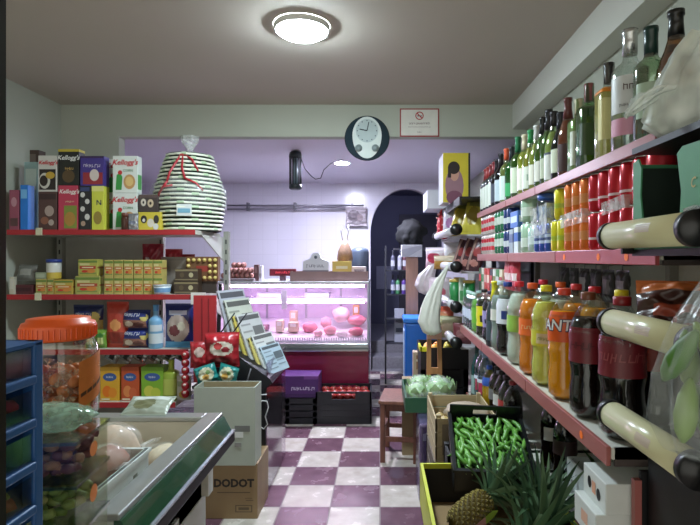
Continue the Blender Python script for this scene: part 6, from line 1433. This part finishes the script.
loaf('bagged brown rolls heaped in the white basket, nearest', (-1.10, 1.58, .825), (.09, .09, .065), (176, 130, 96), 1, .5)
loaf('bagged brown rolls in the white basket, second', (-.89, 1.66, .825), (.07, .085, .06), (150, 104, 80), 2, -.4)
loaf('bagged pale rolls at the back of the white basket', (-1.06, 1.71, .825), (.10, .08, .07), (190, 160, 130), 3, .2)
loaf('clear bag of pale bread leaning behind the white basket', (-1.04, 2.02, .6215), (.11, .10, .135), (190, 166, 140), 4, .8)
loaf('flat bag of pale dough pieces at the back of the freezer', (-.90, 2.16, .6215), (.09, .08, .075), (206, 190, 160), 5, -.2)
loaf('bag of brown bread lying deep at the right of the freezer', (-.87, 1.92, .6215), (.06, .08, .07), (150, 116, 90), 6, 1.2)
bgrn = pouch('food_bag', 'flat clear bag with printed front lying on the freezer back rim', 'bag', (-1.05, 2.30, .853), .20, .14, .03, (150, 156, 140), [('e', .4, .5, .25, .3, (110, 110, 80)), ('r', .1, .9, .7, .9, (190, 194, 186))], tilt=-1.2, seed=101)
# ================================================================ counter with jar, clear bins and blue drawers
ct = thing('counter', 'plain grey counter carrying the jar, bins and drawers at the left front', 'counter', (-1.0, .95, 0))
MB().box(-.30, .37, -.43, .45, .03, .77, mt((110, 106, 100), .6), .005).build('body', ct); MB().box(-.34, .40, -.45, .46, .77, .80, mt((150, 146, 138), .4), .004).build('worktop', ct)
BINF = clear((244, 246, 240), .035, .14, .1)
BG = 'clear sweet bins stacked below the jar'
RB = R(6)
cnt = [((150, 150, 60), (120, 130, 40), (176, 166, 90), 'yellow-green sweets'), ((96, 60, 70), (70, 44, 60), (120, 84, 70), 'dark plum sweets')]
zz = .8005
levels = [(.105, 'clear plastic bin of brown sweets, lowest of the stack', [(176, 140, 100), (196, 160, 120), (150, 120, 84)]), (.10, 'clear plastic bin of yellow-green sweets, third from the top', [(176, 186, 80), (150, 166, 66), (206, 206, 120)]), (.10, 'clear plastic bin of mixed green sweets, second from the top', [(170, 180, 100), (196, 190, 120), (140, 160, 84)]), (.085, 'clear plastic bin of plum-coloured sweets, topmost of the stack', [(150, 90, 104), (124, 74, 92), (186, 136, 116)])]
BX, BY, BW, BD = -.752, 1.075, .30, .15
for i, (h_, lb, cols) in enumerate(levels):
    t = thing('sweet_bin', lb, 'bin', (BX, BY, zz), RB, BG)
    open_box_mb(MB(), BW, BD, h_-.006, .003, BINF).build('body', t)
    MB().box(-BW/2-.004, BW/2+.004, -BD/2-.004, BD/2+.004, h_-.008, h_-.001, clear((232, 238, 232), .18, .6, .1)).build('lid', t)
    sm = MB(); rnd = random.Random(200+i)
    for k in range(170):
        p = (rnd.uniform(-BW/2+.019, BW/2-.019), rnd.uniform(-BD/2+.016, BD/2-.016), rnd.uniform(.016, h_*.86))
        sm.ball(p, (.016, .012, .010), cols[k % 3], 7, 5, nz=.3, seed=k)
    o = sm.build('sweets', t); o['kind'] = 'stuff'
    st2 = MB(); decor_face(st2, BD, h_, Vector((BW/2+.0005, -BD/2, 0)), Vector((0, 1, 0)), Vector((0, 0, 1)), Vector((1, 0, 0)), [('e', .52, .5, .12, .18, (222, 130, 60))]); st2.build('price_sticker', t)
    zz += h_+.0005
TOPB = zz
gbag = MB(); sack(gbag, (0, 0, .028), .08, .06, .028, bagfilm((170, 206, 176), .5, .12, 40), 31, .35, 20, 12)
tag(gbag.build('sweet_bag', loc=(BX+.075, BY+.0, TOPB+.001)), 'crumpled clear bag of green mints on top of the clear bins', 'sweets bag')
sp = thing('crate', 'grey stacked boxes carrying the orange-lidded jar', 'crate', (-.80, 1.285, .8005)); MB().box(-.09, .055, -.10, .055, 0, .355, mt((120, 104, 86), .7), .004).build('body', sp)
jx, jy, jz = PX(59, 1.285), 1.285, 1.1562
bj = thing('sweet_jar', 'big clear plastic jar with orange lid full of wrapped sweets', 'jar', (jx, jy, jz))
JR = .088
MB().lathe([(JR*.9, 0), (JR, .012), (JR, .155), (JR*.97, .175), (JR*.86, .195), (JR*.84, .205)], clear((240, 236, 228), .08, .55, .05), 40, cap1=False).build('body', bj)
lid = MB().lathe([(JR*.90, .196), (JR*.93, .20), (JR*.93, .228), (JR*.9, .236), (JR*.8, .238), (JR*.78, .246), (JR*.4, .249), (.0005, .249)], mt((232, 92, 30), .35, var=.06), 44)
for k in range(44):
    a = 2*pi*k/44; lid.box(-.0012, .0012, -.001, .001, .202, .226, mt((226, 86, 28), .35), 0, Matrix.Translation((JR*.935*math.cos(a), JR*.935*math.sin(a), 0)))
lid.build('lid', bj)
lb_ = MB(); n = 16; vs = []; fs = []
for j in range(3):
    for k in range(n+1):
        a = -.55+1.1*k/n; vs.append(((JR+.0012)*math.cos(a), (JR+.0012)*math.sin(a), .035+.055*j+.012*k/n*2))
for j in range(2):
    for k in range(n): q = j*(n+1)+k; fs.append((q, q+1, q+n+2, q+n+1))
lb_.add(vs, fs, mt((206, 120, 56), .4, var=.35, scale=22), True)
for k in range(5):
    a = -.5+.19*k
    lb_.add([((JR+.002)*math.cos(b_), (JR+.002)*math.sin(b_), z_) for b_, z_ in ((a, .06+.006*k), (a+.16, .066+.006*k), (a+.16, .075+.006*k), (a, .069+.006*k))], [(0, 1, 2, 3)], (90, 60, 40))
lb_.build('label', bj)
rnd = random.Random(77)
SWG = 'wrapped sweets in the orange-lidded jar'
sw = None; pos = []
tries = 0
while len(pos) < 46 and tries < 4000:
    tries += 1
    a = rnd.uniform(0, 2*pi); rr = JR*.80*math.sqrt(rnd.uniform(.0, 1)); p = Vector((rr*math.cos(a), rr*math.sin(a), rnd.uniform(.026, .120)))
    if all((p-q).length > .030 for q in pos): pos.append(p)
for i, p in enumerate(pos):
    loc = Vector((jx, jy, jz))+p
    if sw is None:
        sw = thing('wrapped_sweet', 'orange-brown sweet in clear wrapper inside the orange-lidded jar', 'sweet', loc, 0, SWG)
        MB().ball((0, 0, 0), (.017, .013, .013), mt((206, 126, 70), .4, var=.3, scale=60), 10, 8).build('sweet', sw)
        f = MB()
        for sx in (-1, 1):
            for k in range(7):
                a = 2*pi*k/7; f.add([(sx*.016, 0, 0), (sx*.030, .013*math.cos(a), .013*math.sin(a)), (sx*.030, .013*math.cos(a+.7), .013*math.sin(a+.7))], [(0, 1, 2)], bagfilm((226, 200, 170), .6, .2, 60))
        f.build('wrapper', sw)
    else:
        c = dup(sw, loc); c.rotation_euler = (rnd.uniform(0, 3), rnd.uniform(0, 3), rnd.uniform(0, 3))
# blue sweet drawers with their open fronts towards the aisle
BLU = mt((44, 92, 150), .35, var=.08)
bd = thing('drawer_unit', 'blue plastic sweet dispenser tower at the left edge', 'drawers', (-.70, .72, .8005))
xf = .152; n = 9; hh = .0685
MB().box(-.15, xf-.012, -.125, .125, 0, .004, BLU).box(-.15, -.146, -.125, .125, 0, n*hh, BLU).box(-.15, xf-.005, .118, .125, 0, n*hh, BLU).box(-.15, xf-.005, -.125, -.118, 0, n*hh, BLU).box(-.15, xf, -.125, .125, n*hh-.006, n*hh, BLU).box(xf-.022, xf, .106, .127, 0, n*hh, BLU, .003).box(xf-.022, xf, -.127, -.106, 0, n*hh, BLU, .003).build('frame', bd)
SWC = [(110, 130, 80), (176, 70, 66), (120, 60, 70), (150, 120, 80), (96, 130, 110), (160, 90, 60), (120, 110, 60), (90, 60, 90), (110, 126, 76)]
for i in range(n):
    z = i*hh
    dr_ = MB().box(xf-.012, xf+.004, -.106, .106, z+.002, z+.016, BLU, .003).box(-.14, xf-.008, -.104, .104, z+.005, z+.008, BLU); d_ = dr_.build('drawer', bd)
    MB().box(xf-.006, xf-.004, -.104, .104, z+.016, z+.060, clear((226, 230, 236), .05, .3, .1)).build('clear_front', d_)
    s_ = MB(); rnd = random.Random(300+i); c = SWC[n-1-i]
    for k in range(40):
        c2 = tuple(max(10, min(235, v*rnd.uniform(.6, 1.4))) for v in c)
        c2 = tuple(int(v/24)*24 for v in c2)
        s_.ball((rnd.uniform(.0, xf-.026), rnd.uniform(-.09, .09), z+rnd.uniform(.020, .046)), (.018, .014, .010), c2, 7, 5, nz=.3, seed=k)
    o = s_.build('sweets', d_); o['kind'] = 'stuff'
